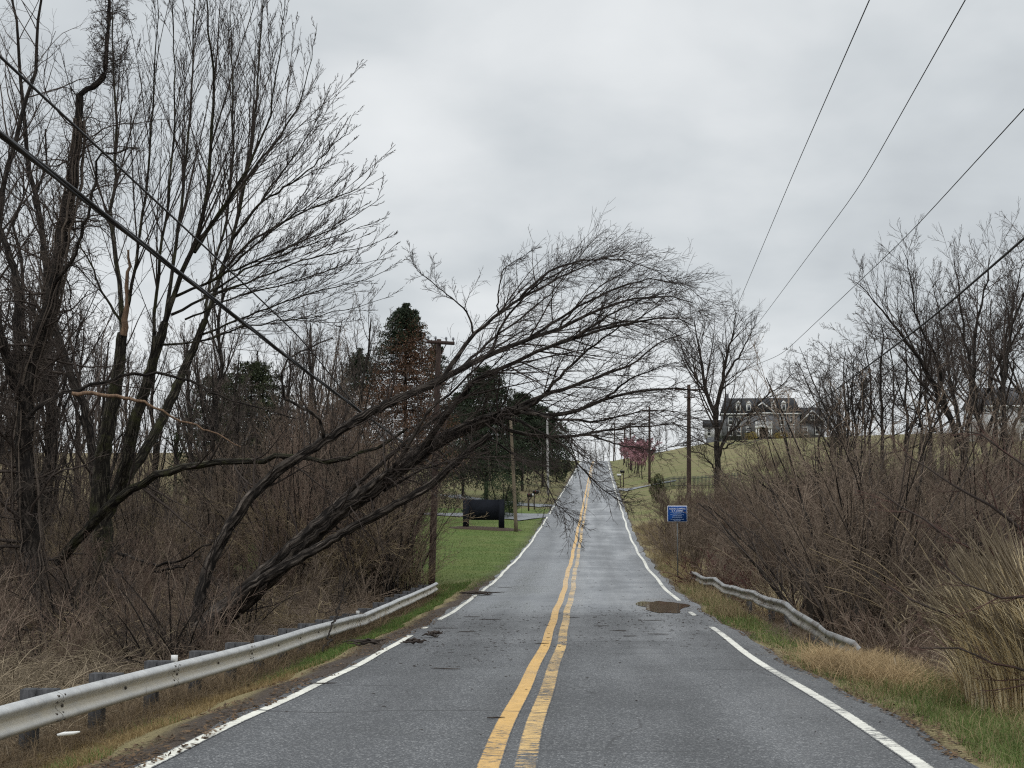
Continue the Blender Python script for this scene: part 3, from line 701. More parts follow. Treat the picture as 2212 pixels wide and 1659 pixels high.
MB().prism(rrect(W_ - .045, H_ - .045, .03), -.0075, -.0042).build('panel', M_blue, root).location = (0, 0, zc)
text_mesh([('ILLEGAL DUMPING', .075, .165, .60), ('IS A CRIME!', .075, .085, .40)], 'heading', M_signw, root, (0, -.0082, zc))
M_signt = simple('sign_small_white', (.30, .40, .58), (.24, .33, .5), 9, .5)
mb = MB()
for z, w, n in ((.045, .52, 9), (.015, .32, 6), (-.035, .52, 9), (-.065, .33, 6), (-.115, .37, 6), (-.145, .38, 7), (-.205, .50, 8), (-.24, .26, 4)):
    g2 = np.random.default_rng(int(abs(z) * 1e4)); ws = g2.uniform(.5, 1.3, n); ws = ws / ws.sum() * w; x = -w / 2
    for q in ws:       # the small print is too small to read: word-long strokes
        mb.box((x + q * .42, -.0079, z), (q * .84, .0008, .014)); x += q
mb.build('small_print', M_signt, root).location = (0, 0, zc)
MB().box((0, .03, (zc + .25) / 2 - .15), (.045, .03, zc + .25 + .3)).build('post', M_galv, root)

# ------------------------------------------------------------------ black signboard
M_black = simple('black_board', (.012, .014, .020), (.008, .009, .013), 1.5, .85, .05, spec=.15)
M_mulch = simple('bark_mulch', (.085, .06, .042), (.035, .025, .018), 14, .95, .8)
bp = at_ground(1045, 94); root = empty('signboard', bp, rz=.05, label='blank black signboard on two thick posts in a mulch bed on the lawn', cat='signboard')
MB().box((0, 0, 1.30), (2.35, .26, 1.38)).build('board', M_black, root)
for s in (-1, 1): MB().box((s * 1.20, 0, .92), (.40, .30, 2.16)).build('post', M_black, root)
a = np.linspace(0, 2 * pi, 40, endpoint=False)
X = bp[0] + .1 + 2.5 * np.cos(a) * (1 + .08 * np.sin(3 * a)); Y = bp[1] + 1.2 * np.sin(a)
rows = [np.column_stack([bp[0] + (X - bp[0]) * k, bp[1] + (Y - bp[1]) * k, ground_z(bp[0] + (X - bp[0]) * k, bp[1] + (Y - bp[1]) * k) + h]) for k, h in ((1, -.03), (.93, .07), (.7, .13), (.3, .15))]
V = np.vstack(rows); q = [[r * 40 + i, r * 40 + (i + 1) % 40, (r + 1) * 40 + (i + 1) % 40, (r + 1) * 40 + i] for r in range(3) for i in range(40)]
obj('mulch_bed', raw_mesh('mulch_bed', V, [np.array(q), np.array([[120, 120 + i, 121 + i] for i in range(1, 39)])], M_mulch, True), kind='structure')

# ------------------------------------------------------------------ mailboxes
M_mbox = simple('black_mailbox', (.03, .03, .032), (.018, .018, .02), 5, .45)
M_mboxw = simple('white_mailbox', (.70, .70, .68), (.6, .6, .58), 5, .45)
M_mpost = simple('dark_timber', (.06, .045, .035), (.03, .022, .018), 5, .85, .3)
def mailbox(x, y, az, mat, h, label, doorw=None):
    root = empty('mailbox', (x, y, gz(x, y)), rz=az, label=label, cat='mailbox')
    MB().box((0, 0, h / 2 - .1), (.10, .10, h + .2)).build('post', M_mpost, root)
    MB().box((.12, 0, h - .04), (.5, .09, .09)).tube([(0, 0, h - .42), (.26, 0, h - .07)], .03, 6).build('bracket', M_mpost, root)
    prof = [(-.085, .0), (.085, .0), (.085, .12)] + [(.085 * cos(a), .12 + .085 * sin(a)) for a in np.linspace(.3, pi - .3, 7)] + [(-.085, .12)]
    bd = MB().prism([(p[0] * 1.15, p[1] * 1.15 + h) for p in prof], -.12, .42, axis='x').build('box', mat, root)
    if doorw: MB().prism([(p[0] * 1.16, p[1] * 1.16 + h - .002) for p in prof], .422, .432, axis='x').build('door', doorw, root)
    MB().box((.1, -.11, h + .14), (.03, .012, .16)).build('flag', simple('mailbox_flag', (.4, .05, .04)), bd)
    return root
q = P(1142, 1100, 119); mailbox(q[0], q[1], -.5, M_mbox, 1.25, 'dark mailbox with pale door on a braced post by the driveway, nearer the lawn', M_mboxw)
q = P(1154, 1095, 121); mailbox(q[0], q[1], .0, M_mbox, 1.45, 'dark mailbox with white lettering panel behind the first one at the driveway', M_mboxw)
q = P(1340, 1049, 172); mailbox(q[0], q[1], pi, M_mboxw, 1.45, 'white mailbox at the hillside driveway in front of the pink trees', None)
q = P(1347, 1049, 173.2); mailbox(q[0], q[1], pi + .2, M_mbox, 1.85, 'taller black mailbox beside the white one at the hillside driveway', None)

# ------------------------------------------------------------------ houses
M_stone = simple('grey_fieldstone', (.22, .225, .235), (.085, .087, .095), 1.6, .85, .6, detail=8)
M_roof = simple('dark_shingle', (.034, .036, .040), (.022, .023, .026), 2, .85, .2)
M_trim = simple('white_trim', (.72, .72, .70), (.62, .62, .60), 3, .55)
M_pane = simple('window_glass', (.05, .055, .065), (.03, .033, .04), 1, .12, spec=.6)
M_siding = simple('white_siding', (.62, .62, .62), (.52, .52, .53), 2, .7, .1, stretch=(.2, .2, 8))
M_roof2 = simple('grey_shingle', (.10, .10, .105), (.07, .07, .075), 2, .85, .2)
M_dark = simple('dark_doorway', (.05, .042, .038), (.03, .026, .024), 2, .7)
def win(root, x, y, z, w, h, sill=True):
    """a window set on a wall whose face is at local y, facing -y"""
    mb = MB(); f = .13
    mb.box((x - w / 2 + f / 2, y - .05, z), (f, .1, h)).box((x + w / 2 - f / 2, y - .05, z), (f, .1, h))
    mb.box((x, y - .05, z + h / 2 - f / 2), (w - 2 * f, .1, f)).box((x, y - .05, z - h / 2 + f / 2), (w - 2 * f, .1, f)).box((x, y - .045, z), (w - 2 * f, .09, .10))
    mb.box((x, y - .06, z - h / 2 - .06), (w + .2, .14, .11)).box((x, y - .06, z + h / 2 + .08), (w + .15, .12, .14))
    fr = mb.build('window', M_trim, root); MB().box((x, y - .012, z), (w - 2 * f - .004, .02, h - 2 * f - .004)).build('pane', M_pane, fr)
    return fr
HB = P(1648, 943, 340); HB[2] = gz(HB[0], HB[1]) + .75
root = empty('stone_mansion', HB, rz=-.06, label='large grey stone mansion with dark roof and white portico on top of the hill', cat='house')
sx = 3000 / 340.                                   # sheet units per metre at that distance
def hx(px): return (px - 1648) / sx
def hz(py): return (943 - py) / sx + .2
mainL, mainR, eave, ridge = hx(1562), hx(1726), hz(893), hz(858)
D_ = 11.0
MB().box(((mainL + mainR) / 2, D_ / 2, eave / 2), (mainR - mainL, D_, eave)).build('wall', M_stone, root)
MB().box(((hx(1524) + hx(1781)) / 2, 5, -1.2), (hx(1781) - hx(1524) - 1.2, 8.6, 2.3)).build('foundation', M_stone, root)
rf = MB(); xl, xr = mainL - .35, mainR + .35
rf.add([[xl, -.5, eave], [xr, -.5, eave], [xr, D_ + .5, eave], [xl, D_ + .5, eave], [xl + 1.2, 4.2, ridge], [xr - 1.2, 4.2, ridge], [xr - 1.2, 6.8, ridge], [xl + 1.2, 6.8, ridge]], [[0, 3, 2, 1], [4, 5, 6, 7], [0, 1, 5, 4], [1, 2, 6, 5], [2, 3, 7, 6], [3, 0, 4, 7]])
roof = rf.build('roof', M_roof, root)
MB().box(((mainL + mainR) / 2, -.42, eave - .16), (mainR - mainL + .6, .3, .3)).build('cornice', M_trim, root)
for px in (1597, 1619, 1672, 1693):                 # dormers
    x = hx(px); w = 1.15; z0 = hz(888); z1 = hz(872)
    d = MB().box((x, 1.5, (z0 + z1) / 2), (w, 2.6, z1 - z0)).prism([(x - w / 2 - .12, z1), (x + w / 2 + .12, z1), (x, z1 + .75)], .1, 3.4).build('dormer', M_trim, roof)
    MB().box((x, .17, (z0 + z1) / 2 - .05), (.62, .05, 1.15)).build('dormer_pane', M_pane, roof)
gl, gr = hx(1621), hx(1673)                         # centre bay with pediment
MB().box(((gl + gr) / 2, -.45, eave / 2 - .1), (gr - gl - .5, .86, eave - .25)).build('centre_bay', M_stone, root)
MB().prism([(gl, eave + .05), (gr, eave + .05), ((gl + gr) / 2, hz(871))], -.95, 3.0).build('pediment', M_roof, root)
mb = MB()
for s in (gl, gr):
    mb.tube([(s, -1.05, eave + .05), ((gl + gr) / 2, -1.05, hz(871))], .17, 4)
mb.box(((gl + gr) / 2, -1.0, eave - .02), (gr - gl, .25, .3)).build('pediment_trim', M_trim, root)
for px in (1597, 1617, 1689, 1710, 1580):
    for py in (909, 932): win(root, hx(px), 0, hz(py), 1.05, 2.0)
win(root, hx(1648), -.88, hz(909), 1.5, 2.3)
# portico with balcony
pl, pr = hx(1631), hx(1666); pz = hz(921)
for s in (pl + .2, pr - .2, pl + .75, pr - .75): MB().tube([(s, -3.0, 0), (s, -3.0, pz - .6)], [.2, .16], 10).build('column', M_trim, root, True)
k = 12; ar = [(pl + .6 + (pr - pl - 1.2) * i / k, pz - .75 + .55 * sin(pi * i / k)) for i in range(k + 1)]
MB().prism([(pl, pz), (pl, pz - .7)] + ar + [(pr, pz - .7), (pr, pz)], -3.25, -.95).build('entablature', M_trim, root)
mb = MB()
for i in range(17): mb.box((pl + .1 + (pr - pl - .2) * i / 16, -3.1, pz + .42), (.08, .08, .8))
for s in (pl + .12, pr - .12): mb.box((s, -3.1, pz + .55), (.3, .3, 1.15))
mb.box(((pl + pr) / 2, -3.1, pz + .88), (pr - pl, .12, .1)).build('balcony_rail', M_trim, root)
MB().box(((pl + pr) / 2, -.9, 1.25), (1.9, .06, 2.5)).build('door', M_dark, root)
# low wing and garage wing
w0, w1 = hx(1524), hx(1566); e = hz(921)
MB().box(((w0 + w1) / 2, 4, e / 2), (w1 - w0 - .3, 6, e)).build('side_wing_wall', M_siding, root)
MB().prism([(1 - .5, e), (7 + .5, e), (4.2, hz(905))], w0 - .3, w1, axis='x').build('side_wing_roof', M_roof, root)
for px in (1534, 1550): win(root, hx(px), 1.0, hz(933), .95, 1.9)
w0, w1 = hx(1727), hx(1781); e = hz(913)
MB().box(((w0 + w1) / 2 - .1, 4.5, e / 2), (w1 - w0 - .5, 8, e)).build('garage_wing_wall', M_stone, root)
MB().prism([(0, e), (9.4, e), (4.6, hz(879))], w0 + .02, hx(1775), axis='x').build('garage_wing_roof', M_roof, root)
a0, a1 = hx(1728), hx(1777); am = (a0 + a1) / 2
MB().prism([(a0, e + .02), (a1, e + .02), (am, hz(889))], -.3, 4).build('garage_gable', M_roof, root)
mb = MB()
for s in (a0 - .1, a1 + .1): mb.tube([(s, -.4, e), (am, -.4, hz(888))], .17, 4)
mb.build('gable_trim', M_trim, root)
win(root, am, -.31, hz(903), 1.0, 1.2)
for px in (1738, 1764): win(root, hx(px), .5, hz(931), 1.2, 1.7)
MB().box((mainL + 1.4, 6, ridge + .2), (1.0, 1.0, 2.0)).build('chimney', M_stone, root)

WB = P(2225, 953, 185); WB[2] = gz(WB[0], WB[1]) - .3; sx = 3000 / 185.
zb = 1.0
wsz = (P(2150, 876, 185)[2] - WB[2]); wrz = (P(2150, 832, 185)[2] - WB[2])
root = empty('white_house', WB, rz=.04, label='white sided house with grey roof half hidden behind the leaning bare trees', cat='house')
MB().box((1.2, 5, wsz / 2), (13.0, 9, wsz)).build('wall', M_siding, root)
MB().prism([(0, wsz), (10, wsz), (5, wrz)], -5.8, 8.2, axis='x').build('roof', M_roof2, root)
MB().box((1.2, .1, wsz - .1), (13.6, .2, .25)).build('gutter', M_trim, root)
for x in (-3.4, -.6, 2.2, 5.0):
    for z in (wsz - 1.6, wsz - 4.4): win(root, x, .5, z, 1.1, 1.6)

# ------------------------------------------------------------------ hillside fence
M_fence = simple('dark_green_fence', (.040, .055, .048), (.025, .035, .03), 3, .6)
fa = P(1420, 1043, 152); fb = P(1600, 1043, 128); fa[2] = gz(fa[0], fa[1]); n = 64
root = empty('picket_fence', fa, label='dark green metal picket fence across the grassy hillside', cat='fence')
mb = MB(); rl = MB(); pts = [fa + (fb - fa) * s for s in np.linspace(0, 1, n)]
tops = []
for i, q in enumerate(pts):
    g = gz(q[0], q[1]); tops.append((q[0] - fa[0], q[1] - fa[1], g - fa[2] + 1.05)); mb.box((q[0] - fa[0], q[1] - fa[1], g - fa[2] + .62), (.06, .04, 1.3))
mb.build('pickets', M_fence, root)
tp = np.array(tops); MB().tube(tp, .03, 4).tube(tp - [0, 0, .75], .03, 4).build('rails', M_fence, root)

# ------------------------------------------------------------------ plants: materials
M_bark = simple('dark_bark', (.070, .058, .049), (.016, .013, .011), 6, .95, 1.0, spec=.15, stretch=(4, 4, .9), bscale=9)
M_bark2 = simple('fallen_bark', (.088, .073, .060), (.012, .010, .009), 7, .95, 1.0, spec=.15, bscale=11)
M_moss = simple('mossy_bark', (.066, .060, .038), (.018, .016, .012), 3.5, .95, .9, spec=.15, bscale=14)
M_twig = simple('dark_twig', (.066, .052, .044), (.036, .028, .025), .7, .9, spec=.15)
M_twigd = simple('grey_brown_twig', (.080, .063, .053), (.040, .032, .028), .5, .9, spec=.15, vary=.2)
M_brush = simple('brown_brush', (.255, .196, .148), (.11, .084, .063), .6, .9, spec=.15, vary=.28)
M_brushr = simple('reddish_brush', (.235, .168, .128), (.105, .074, .058), .6, .9, spec=.15, vary=.2)
M_cane = simple('tan_cane', (.31, .25, .172), (.14, .11, .075), 1.2, .9, spec=.2, vary=.2)
M_vine = simple('grey_brown_vine', (.155, .125, .10), (.075, .06, .05), .8, .9, spec=.15)
M_bg = simple('hazy_brown_twig', (.135, .108, .092), (.07, .056, .048), .5, .9, spec=.15, vary=.2)  # distance haze put into the colour: paler copy of the grey-brown twig
M_wood = simple('torn_pale_wood', (.26, .17, .105), (.10, .06, .04), 6, .9, .5, stretch=(4, 4, .6))
def barkify(m, light, dark, moss=None):
    """furrowed plates that run along the limb: 'bk' holds metres round and along it"""
    t = m.node_tree; b = t.nodes['Principled BSDF']
    v = t.nodes.new('ShaderNodeVertexColor'); v.layer_name = 'bk'
    mp = t.nodes.new('ShaderNodeMapping'); mp.inputs['Scale'].default_value = (1.0, .16, 1.0); t.links.new(v.outputs[0], mp.inputs['Vector'])
    n1 = noise(t, mp.outputs[0], 13, 6, .7, .6); n2 = noise(t, v.outputs[0], 1.6, 5, .65)
    vo = t.nodes.new('ShaderNodeTexVoronoi'); vo.feature = 'DISTANCE_TO_EDGE'; vo.inputs['Scale'].default_value = 11
    t.links.new(mp.outputs[0], vo.inputs['Vector'])
    pl = mathn(t, 'MULTIPLY', mapr(t, vo.outputs['Distance'], .0, .28), mapr(t, n1, .30, .62))
    c = ramp(t, pl, [(.05, dark), (.5, tuple((a + q) / 2 for a, q in zip(light, dark))), (.95, light)])
    c = mixc(t, mapr(t, n2, .48, .66, 0, .75), c, moss or tuple(x * .55 for x in light))
    t.links.new(c, b.inputs['Base Color']); bump(t, b, pl, 1.0, .045); m['bk'] = 1
def colour_mat(name, rough=.85, trans=0.0):
    m, t, b = material(name)
    v = t.nodes.new('ShaderNodeVertexColor'); v.layer_name = 'col'
    tc = t.nodes.new('ShaderNodeTexCoord')
    t.links.new(mixc(t, 1.0, v.outputs[0], ramp(t, noise(t, tc.outputs['Object'], 1.3, 4), [(.3, .72), (.7, 1.2)]), 'MULTIPLY'), b.inputs['Base Color'])
    b.inputs['Roughness'].default_value = rough; b.inputs['Specular IOR Level'].default_value = .2
    if trans:                                  # thin blades let light through
        tr = t.nodes.new('ShaderNodeBsdfTranslucent'); t.links.new(b.inputs['Base Color'].links[0].from_socket, tr.inputs[0])
        mx = t.nodes.new('ShaderNodeMixShader'); mx.inputs[0].default_value = trans
        t.links.new(b.outputs[0], mx.inputs[1]); t.links.new(tr.outputs[0], mx.inputs[2]); t.links.new(mx.outputs[0], t.nodes['Material Output'].inputs['Surface'])
    return m
barkify(M_bark2, (.150, .125, .105), (.012, .010, .009)); barkify(M_moss, (.110, .098, .072), (.014, .012, .010), (.060, .062, .026)); barkify(M_bark, (.105, .088, .074), (.012, .010, .009))
M_blade = colour_mat('grass_blade', trans=.3); M_leaf = colour_mat('needles'); M_straw = colour_mat('dry_reed', trans=.45)

def rough_tubes(Pt, R, sides, amt, g):
    """trunk with ridged bark"""
    V, Q = tubes(Pt, R, sides); Nn, K = Pt.shape[:2]
    V = V.reshape(Nn, K, sides, 3)
    ridge = g.normal(size=(Nn, 1, sides)) * .5
    w = g.normal(size=(Nn, K, sides))
    for _ in range(5): w[:, 1:-1] = (w[:, :-2] + w[:, 1:-1] + w[:, 2:]) / 2.35
    d = 1 + amt * np.clip(ridge + .6 * w, -2, 2)
    return (Pt[:, :, None] + (V - Pt[:, :, None]) * d[..., None]).reshape(-1, 3), Q
def sets_mesh(name, sets, mat, off=(0, 0, 0), g=None):
    V = []; Q = []; n = 0; bk = [] if 'bk' in mat else None
    for it in sets:
        Pt, R, sd = it[:3]
        if bk is not None:
            al = np.concatenate([np.zeros((len(Pt), 1)), np.cumsum(np.linalg.norm(np.diff(Pt, axis=1), axis=2), 1)], 1)
            aw = np.broadcast_to((np.arange(sd) / sd)[None, None] * 6.28 * R.mean(1)[:, None, None], al.shape + (sd,))
            bk.append(np.stack([aw, np.broadcast_to(al[..., None], aw.shape), np.broadcast_to((np.arange(len(Pt)) * 3.7)[:, None, None], aw.shape)], -1).reshape(-1, 3))
        v, q = rough_tubes(Pt, R, sd, it[3], g) if len(it) > 3 else tubes(Pt, R, sd)
        V.append(v - np.asarray(off)); Q.append(q + n); n += len(v)
    return raw_mesh(name, np.concatenate(V), [np.concatenate(Q)], mat, True, None if bk is None else {'bk': np.concatenate(bk)})
def tree_thing(name, base, trunk, crown, mt, mc, label, cat, group=None, g=None):
    root = empty(name, base, label=label, cat=cat, group=group)
    obj('trunk', sets_mesh('trunk', trunk, mt, base, g), root)
    obj('crown', sets_mesh('crown', crown, mc, base, g), root)
    return root
def copy_thing(root, loc, rz, sc=1.0, label=None, group=None):
    r = root.copy(); COL.objects.link(r); r.location = loc; r.rotation_euler = (0, 0, rz); r.scale = (sc, sc, sc)
    if label: r['label'] = label
    if group: r['group'] = group
    for ch in root.children:
        c = ch.copy(); COL.objects.link(c); c.parent = r
    return r

# ------------------------------------------------------------------ the fallen tree over the road
g = np.random.default_rng(11)
def stem(pts, K, r0, r1, jit=.02, tp=1.0):
    return polyline([P(*q) for q in pts], K, r0, r1, jit, g, tp)
FT = [   # main trunk and second trunk, then the limbs; sheet x, y, distance
    ([(392, 1412, 31), (494, 1318, 31), (571, 1248, 31), (657, 1170, 31), (730, 1106, 31), (816, 1048, 31), (902, 985, 31), (969, 940, 30.8), (1052, 905, 30.5), (1120, 885, 30.3)], 70, .29, .10),
    ([(405, 1400, 31.4), (428, 1312, 31.5), (451, 1222, 31.8), (494, 1138, 32), (537, 1078, 32), (601, 1017, 32.2), (679, 966, 32.4), (773, 906, 32.6), (859, 862, 32.8), (930, 832, 33), (980, 806, 33)], 64, .135, .08),
    ([(455, 1345, 30.6), (540, 1268, 30.6), (640, 1210, 30.5), (760, 1142, 30.4), (840, 1098, 30.3), (930, 1050, 30.1), (1000, 985, 30), (1060, 938, 30)], 56, .125, .06),
    ([(500, 1322, 31.2), (590, 1212, 31.6), (690, 1120, 31.9), (790, 1030, 32.2), (880, 950, 32.5), (950, 900, 32.6), (1010, 850, 32.6)], 50, .075, .035),
]
FL = [
    ([(980, 806, 33), (1057, 764, 33.2), (1138, 734, 33.6), (1201, 716, 34), (1290, 668, 34.5), (1380, 642, 35), (1450, 640, 35.5), (1500, 655, 36)], .125, .015),
    ([(960, 812, 33), (976, 786, 33), (1022, 724, 33.3), (1082, 675, 33.6), (1124, 643, 34), (1170, 622, 34.4), (1215, 596, 34.8), (1280, 566, 35.2), (1340, 548, 35.6)], .105, .012),
    ([(900, 985, 31), (969, 890, 30.5), (1022, 826, 30), (1075, 798, 29.7), (1117, 780, 29.5), (1180, 752, 29.3), (1233, 734, 29.1), (1310, 708, 29), (1391, 690, 29), (1450, 682, 29), (1500, 705, 29)], .14, .014),
    ([(1060, 903, 30.5), (1103, 886, 30.5), (1173, 855, 30.8), (1215, 843, 31), (1268, 822, 31.3), (1321, 805, 31.6), (1374, 785, 32), (1426, 738, 32.5), (1490, 716, 33)], .105, .012),
    ([(1120, 885, 30.3), (1198, 898, 30), (1250, 886, 29.8), (1303, 864, 29.6), (1356, 850, 29.4), (1409, 843, 29.2), (1470, 838, 29), (1530, 850, 29)], .11, .012),
    ([(1110, 890, 30.3), (1163, 868, 29.8), (1194, 829, 29.4), (1230, 794, 29), (1268, 759, 28.7), (1307, 727, 28.4), (1349, 704, 28.2), (1430, 655, 28)], .085, .010),
    ([(1052, 905, 30.5), (1110, 935, 30.9), (1160, 944, 31.2), (1215, 943, 31.5), (1268, 938, 31.9), (1310, 928, 32.3), (1374, 922, 32.8), (1450, 915, 33.4), (1520, 930, 34)], .085, .010),
    ([(1080, 898, 30.4), (1118, 909, 30), (1176, 937, 29.6), (1223, 965, 29.2), (1254, 1008, 28.9), (1282, 1038, 28.6), (1312, 1066, 28.3), (1343, 1085, 28), (1369, 1087, 27.8)], .07, .008),
    ([(1040, 940, 30.6), (1100, 975, 30.3), (1155, 1012, 30), (1183, 1047, 29.7), (1200, 1087, 29.4), (1223, 1106, 29.1), (1240, 1122, 28.9), (1235, 1153, 28.8)], .05, .007),
    ([(1075, 678, 33.6), (1078, 625, 33.2), (1089, 580, 33), (1112, 565, 32.8), (1150, 540, 32.6)], .04, .006),
    ([(1022, 722, 33.3), (1019, 700, 33.2), (1008, 672, 33), (969, 639, 32.6), (945, 618, 32.3), (899, 583, 31.9), (884, 552, 31.6)], .045, .007),
    ([(950, 822, 33), (1000, 790, 33.6), (1060, 735, 34.4), (1120, 690, 35), (1185, 640, 35.6), (1225, 590, 36), (1240, 545, 36.4)], .08, .008),
    ([(1201, 716, 34), (1262, 640, 34.3), (1330, 600, 34.6), (1400, 560, 35)], .05, .006),
    ([(1233, 734, 29.1), (1300, 690, 28.4), (1380, 650, 27.8), (1450, 630, 27.2)], .05, .006),
    ([(1100, 884, 30.4), (1200, 905, 29.2), (1290, 912, 28.4), (1380, 888, 27.6), (1450, 886, 27), (1510, 905, 26.6)], .07, .008),
    ([(830, 1060, 31), (900, 1020, 30), (980, 990, 29.3), (1080, 985, 28.6), (1170, 1000, 28)], .06, .008),
    ([(700, 950, 32.4), (690, 900, 32), (612, 860, 31.5), (610, 800, 31.2), (625, 770, 31), (720, 730, 30.8)], .075, .02),
    ([(1303, 864, 29.6), (1360, 820, 29), (1430, 790, 28.4), (1490, 775, 28)], .05, .006),
    ([(760, 1085, 31), (860, 1000, 30.4), (930, 880, 30), (985, 840, 29.8), (1060, 760, 29.4), (1150, 700, 29)], .10, .010),
    ([(1124, 643, 34), (1190, 580, 34.2), (1270, 560, 34.4), (1350, 560, 34.6), (1420, 585, 34.8), (1475, 630, 35)], .06, .006),
    ([(1138, 734, 33.6), (1220, 680, 33), (1310, 630, 32.5), (1400, 600, 32), (1480, 615, 31.6), (1530, 660, 31.4)], .07, .006),
    ([(1180, 752, 29.3), (1270, 712, 30), (1360, 690, 30.6), (1430, 705, 31), (1490, 740, 31.4), (1520, 790, 31.6)], .06, .006),
    ([(1057, 764, 33.2), (1090, 690, 32.6), (1150, 620, 32), (1230, 575, 31.6), (1300, 555, 31.2), (1350, 555, 31)], .06, .006),
    ([(1268, 938, 31.9), (1330, 960, 31.6), (1420, 975, 31.2), (1500, 950, 31)], .04, .006),
]
trunk = []
for q, K, r0, r1 in FT:   # ridged trunks
    A = stem(q, K, r0, r1, .010); trunk.append((A[0], A[1], 26, .15))
ax = nrm((P(1500, 700, 32) - P(500, 1310, 31))[None])[0]
limbs = [stem(q, 20, r0 * .60, r1 * .7, .012, .8) for q, r0, r1 in FL]
LPt = np.concatenate([a[0] for a in limbs]); LR = np.concatenate([a[1] for a in limbs])
trunk.append((LPt, LR, 8))
nn = np.clip((plen(LPt) * 3.6).astype(int), 7, 34)
c1 = grow(LPt, LR, nn, .14, .98, .62, .33, 10, .035, .035, ax + np.array([.25, 0, -.25]), .5, .0050, .55, slim=.010, g=g)
cw = grow(LPt, LR, 5, .35, .95, .35, .34, 10, .04, .02, ax + np.array([.3, 0, -.1]), .45, .0055, .4, slim=.009, g=g)
c1 = (np.concatenate([c1[0], cw[0]]), np.concatenate([c1[1], cw[1]]))
c2 = grow(*c1, 8, .15, .97, .6, .50, 6, .09, .02, ax + np.array([.2, 0, -.3]), .6, .0040, .35, g=g)
c3 = grow(*c2, 3, .25, .95, .6, .55, 4, .12, .0, ax, .7, .0036, .3, g=g)
# fine drooping twigs under the lower limbs
low = [6, 7, 8, 14, 15, 19]
d1 = grow(LPt[low], LR[low], 10, .3, .98, .9, .30, 8, .10, -.10, ratio=.4, rmin=.005, g=g)
d2 = grow(*d1, 6, .2, .95, .6, .45, 5, .12, -.05, ratio=.6, rmin=.0042, g=g)
# stubs and small shoots along the two trunks
t1 = grow(np.concatenate([polyline([P(*q) for q in FT[i][0]], 24, .3, .15, 0, g)[0] for i in (0, 1)]), np.full((2, 24), .12), 26, .12, .98, .9, .16, 7, .12, .10, ratio=.22, rmin=.007, short=.0, g=g)
h0 = polyline([P(*q) for q in FT[0][0]], 24, .1, .1, 0, g); h0 = (h0[0], h0[1])
h1 = grow(*h0, 46, .42, .99, 1.1, .16, 9, .13, -.10, ratio=.25, rmin=.007, short=.0, g=g)
h2 = grow(*h1, 7, .15, .97, .7, .5, 6, .14, -.05, ratio=.6, rmin=.005, g=g)
h3 = grow(*h2, 3, .2, .97, .7, .5, 4, .14, -.02, ratio=.7, rmin=.0042, g=g)
t2 = grow(*t1, 5, .25, .95, .7, .5, 5, .14, .0, ratio=.6, rmin=.0045, g=g)
t3 = grow(*t2, 3, .25, .95, .7, .5, 4, .14, .0, ratio=.6, rmin=.0038, g=g)
fb = P(392, 1412, 31); fb[2] = gz(fb[0], fb[1])
tree_thing('fallen_tree', fb, trunk, [(*c1, 4), (*c2, 3), (*c3, 3), (*d1, 4), (*d2, 3), (*t1, 4), (*t2, 3), (*t3, 3), (*h1, 4), (*h2, 3), (*h3, 3)], M_bark2, M_twig,
           'big bare tree toppled across the road, leaning from behind the guardrail', 'tree', g=g)

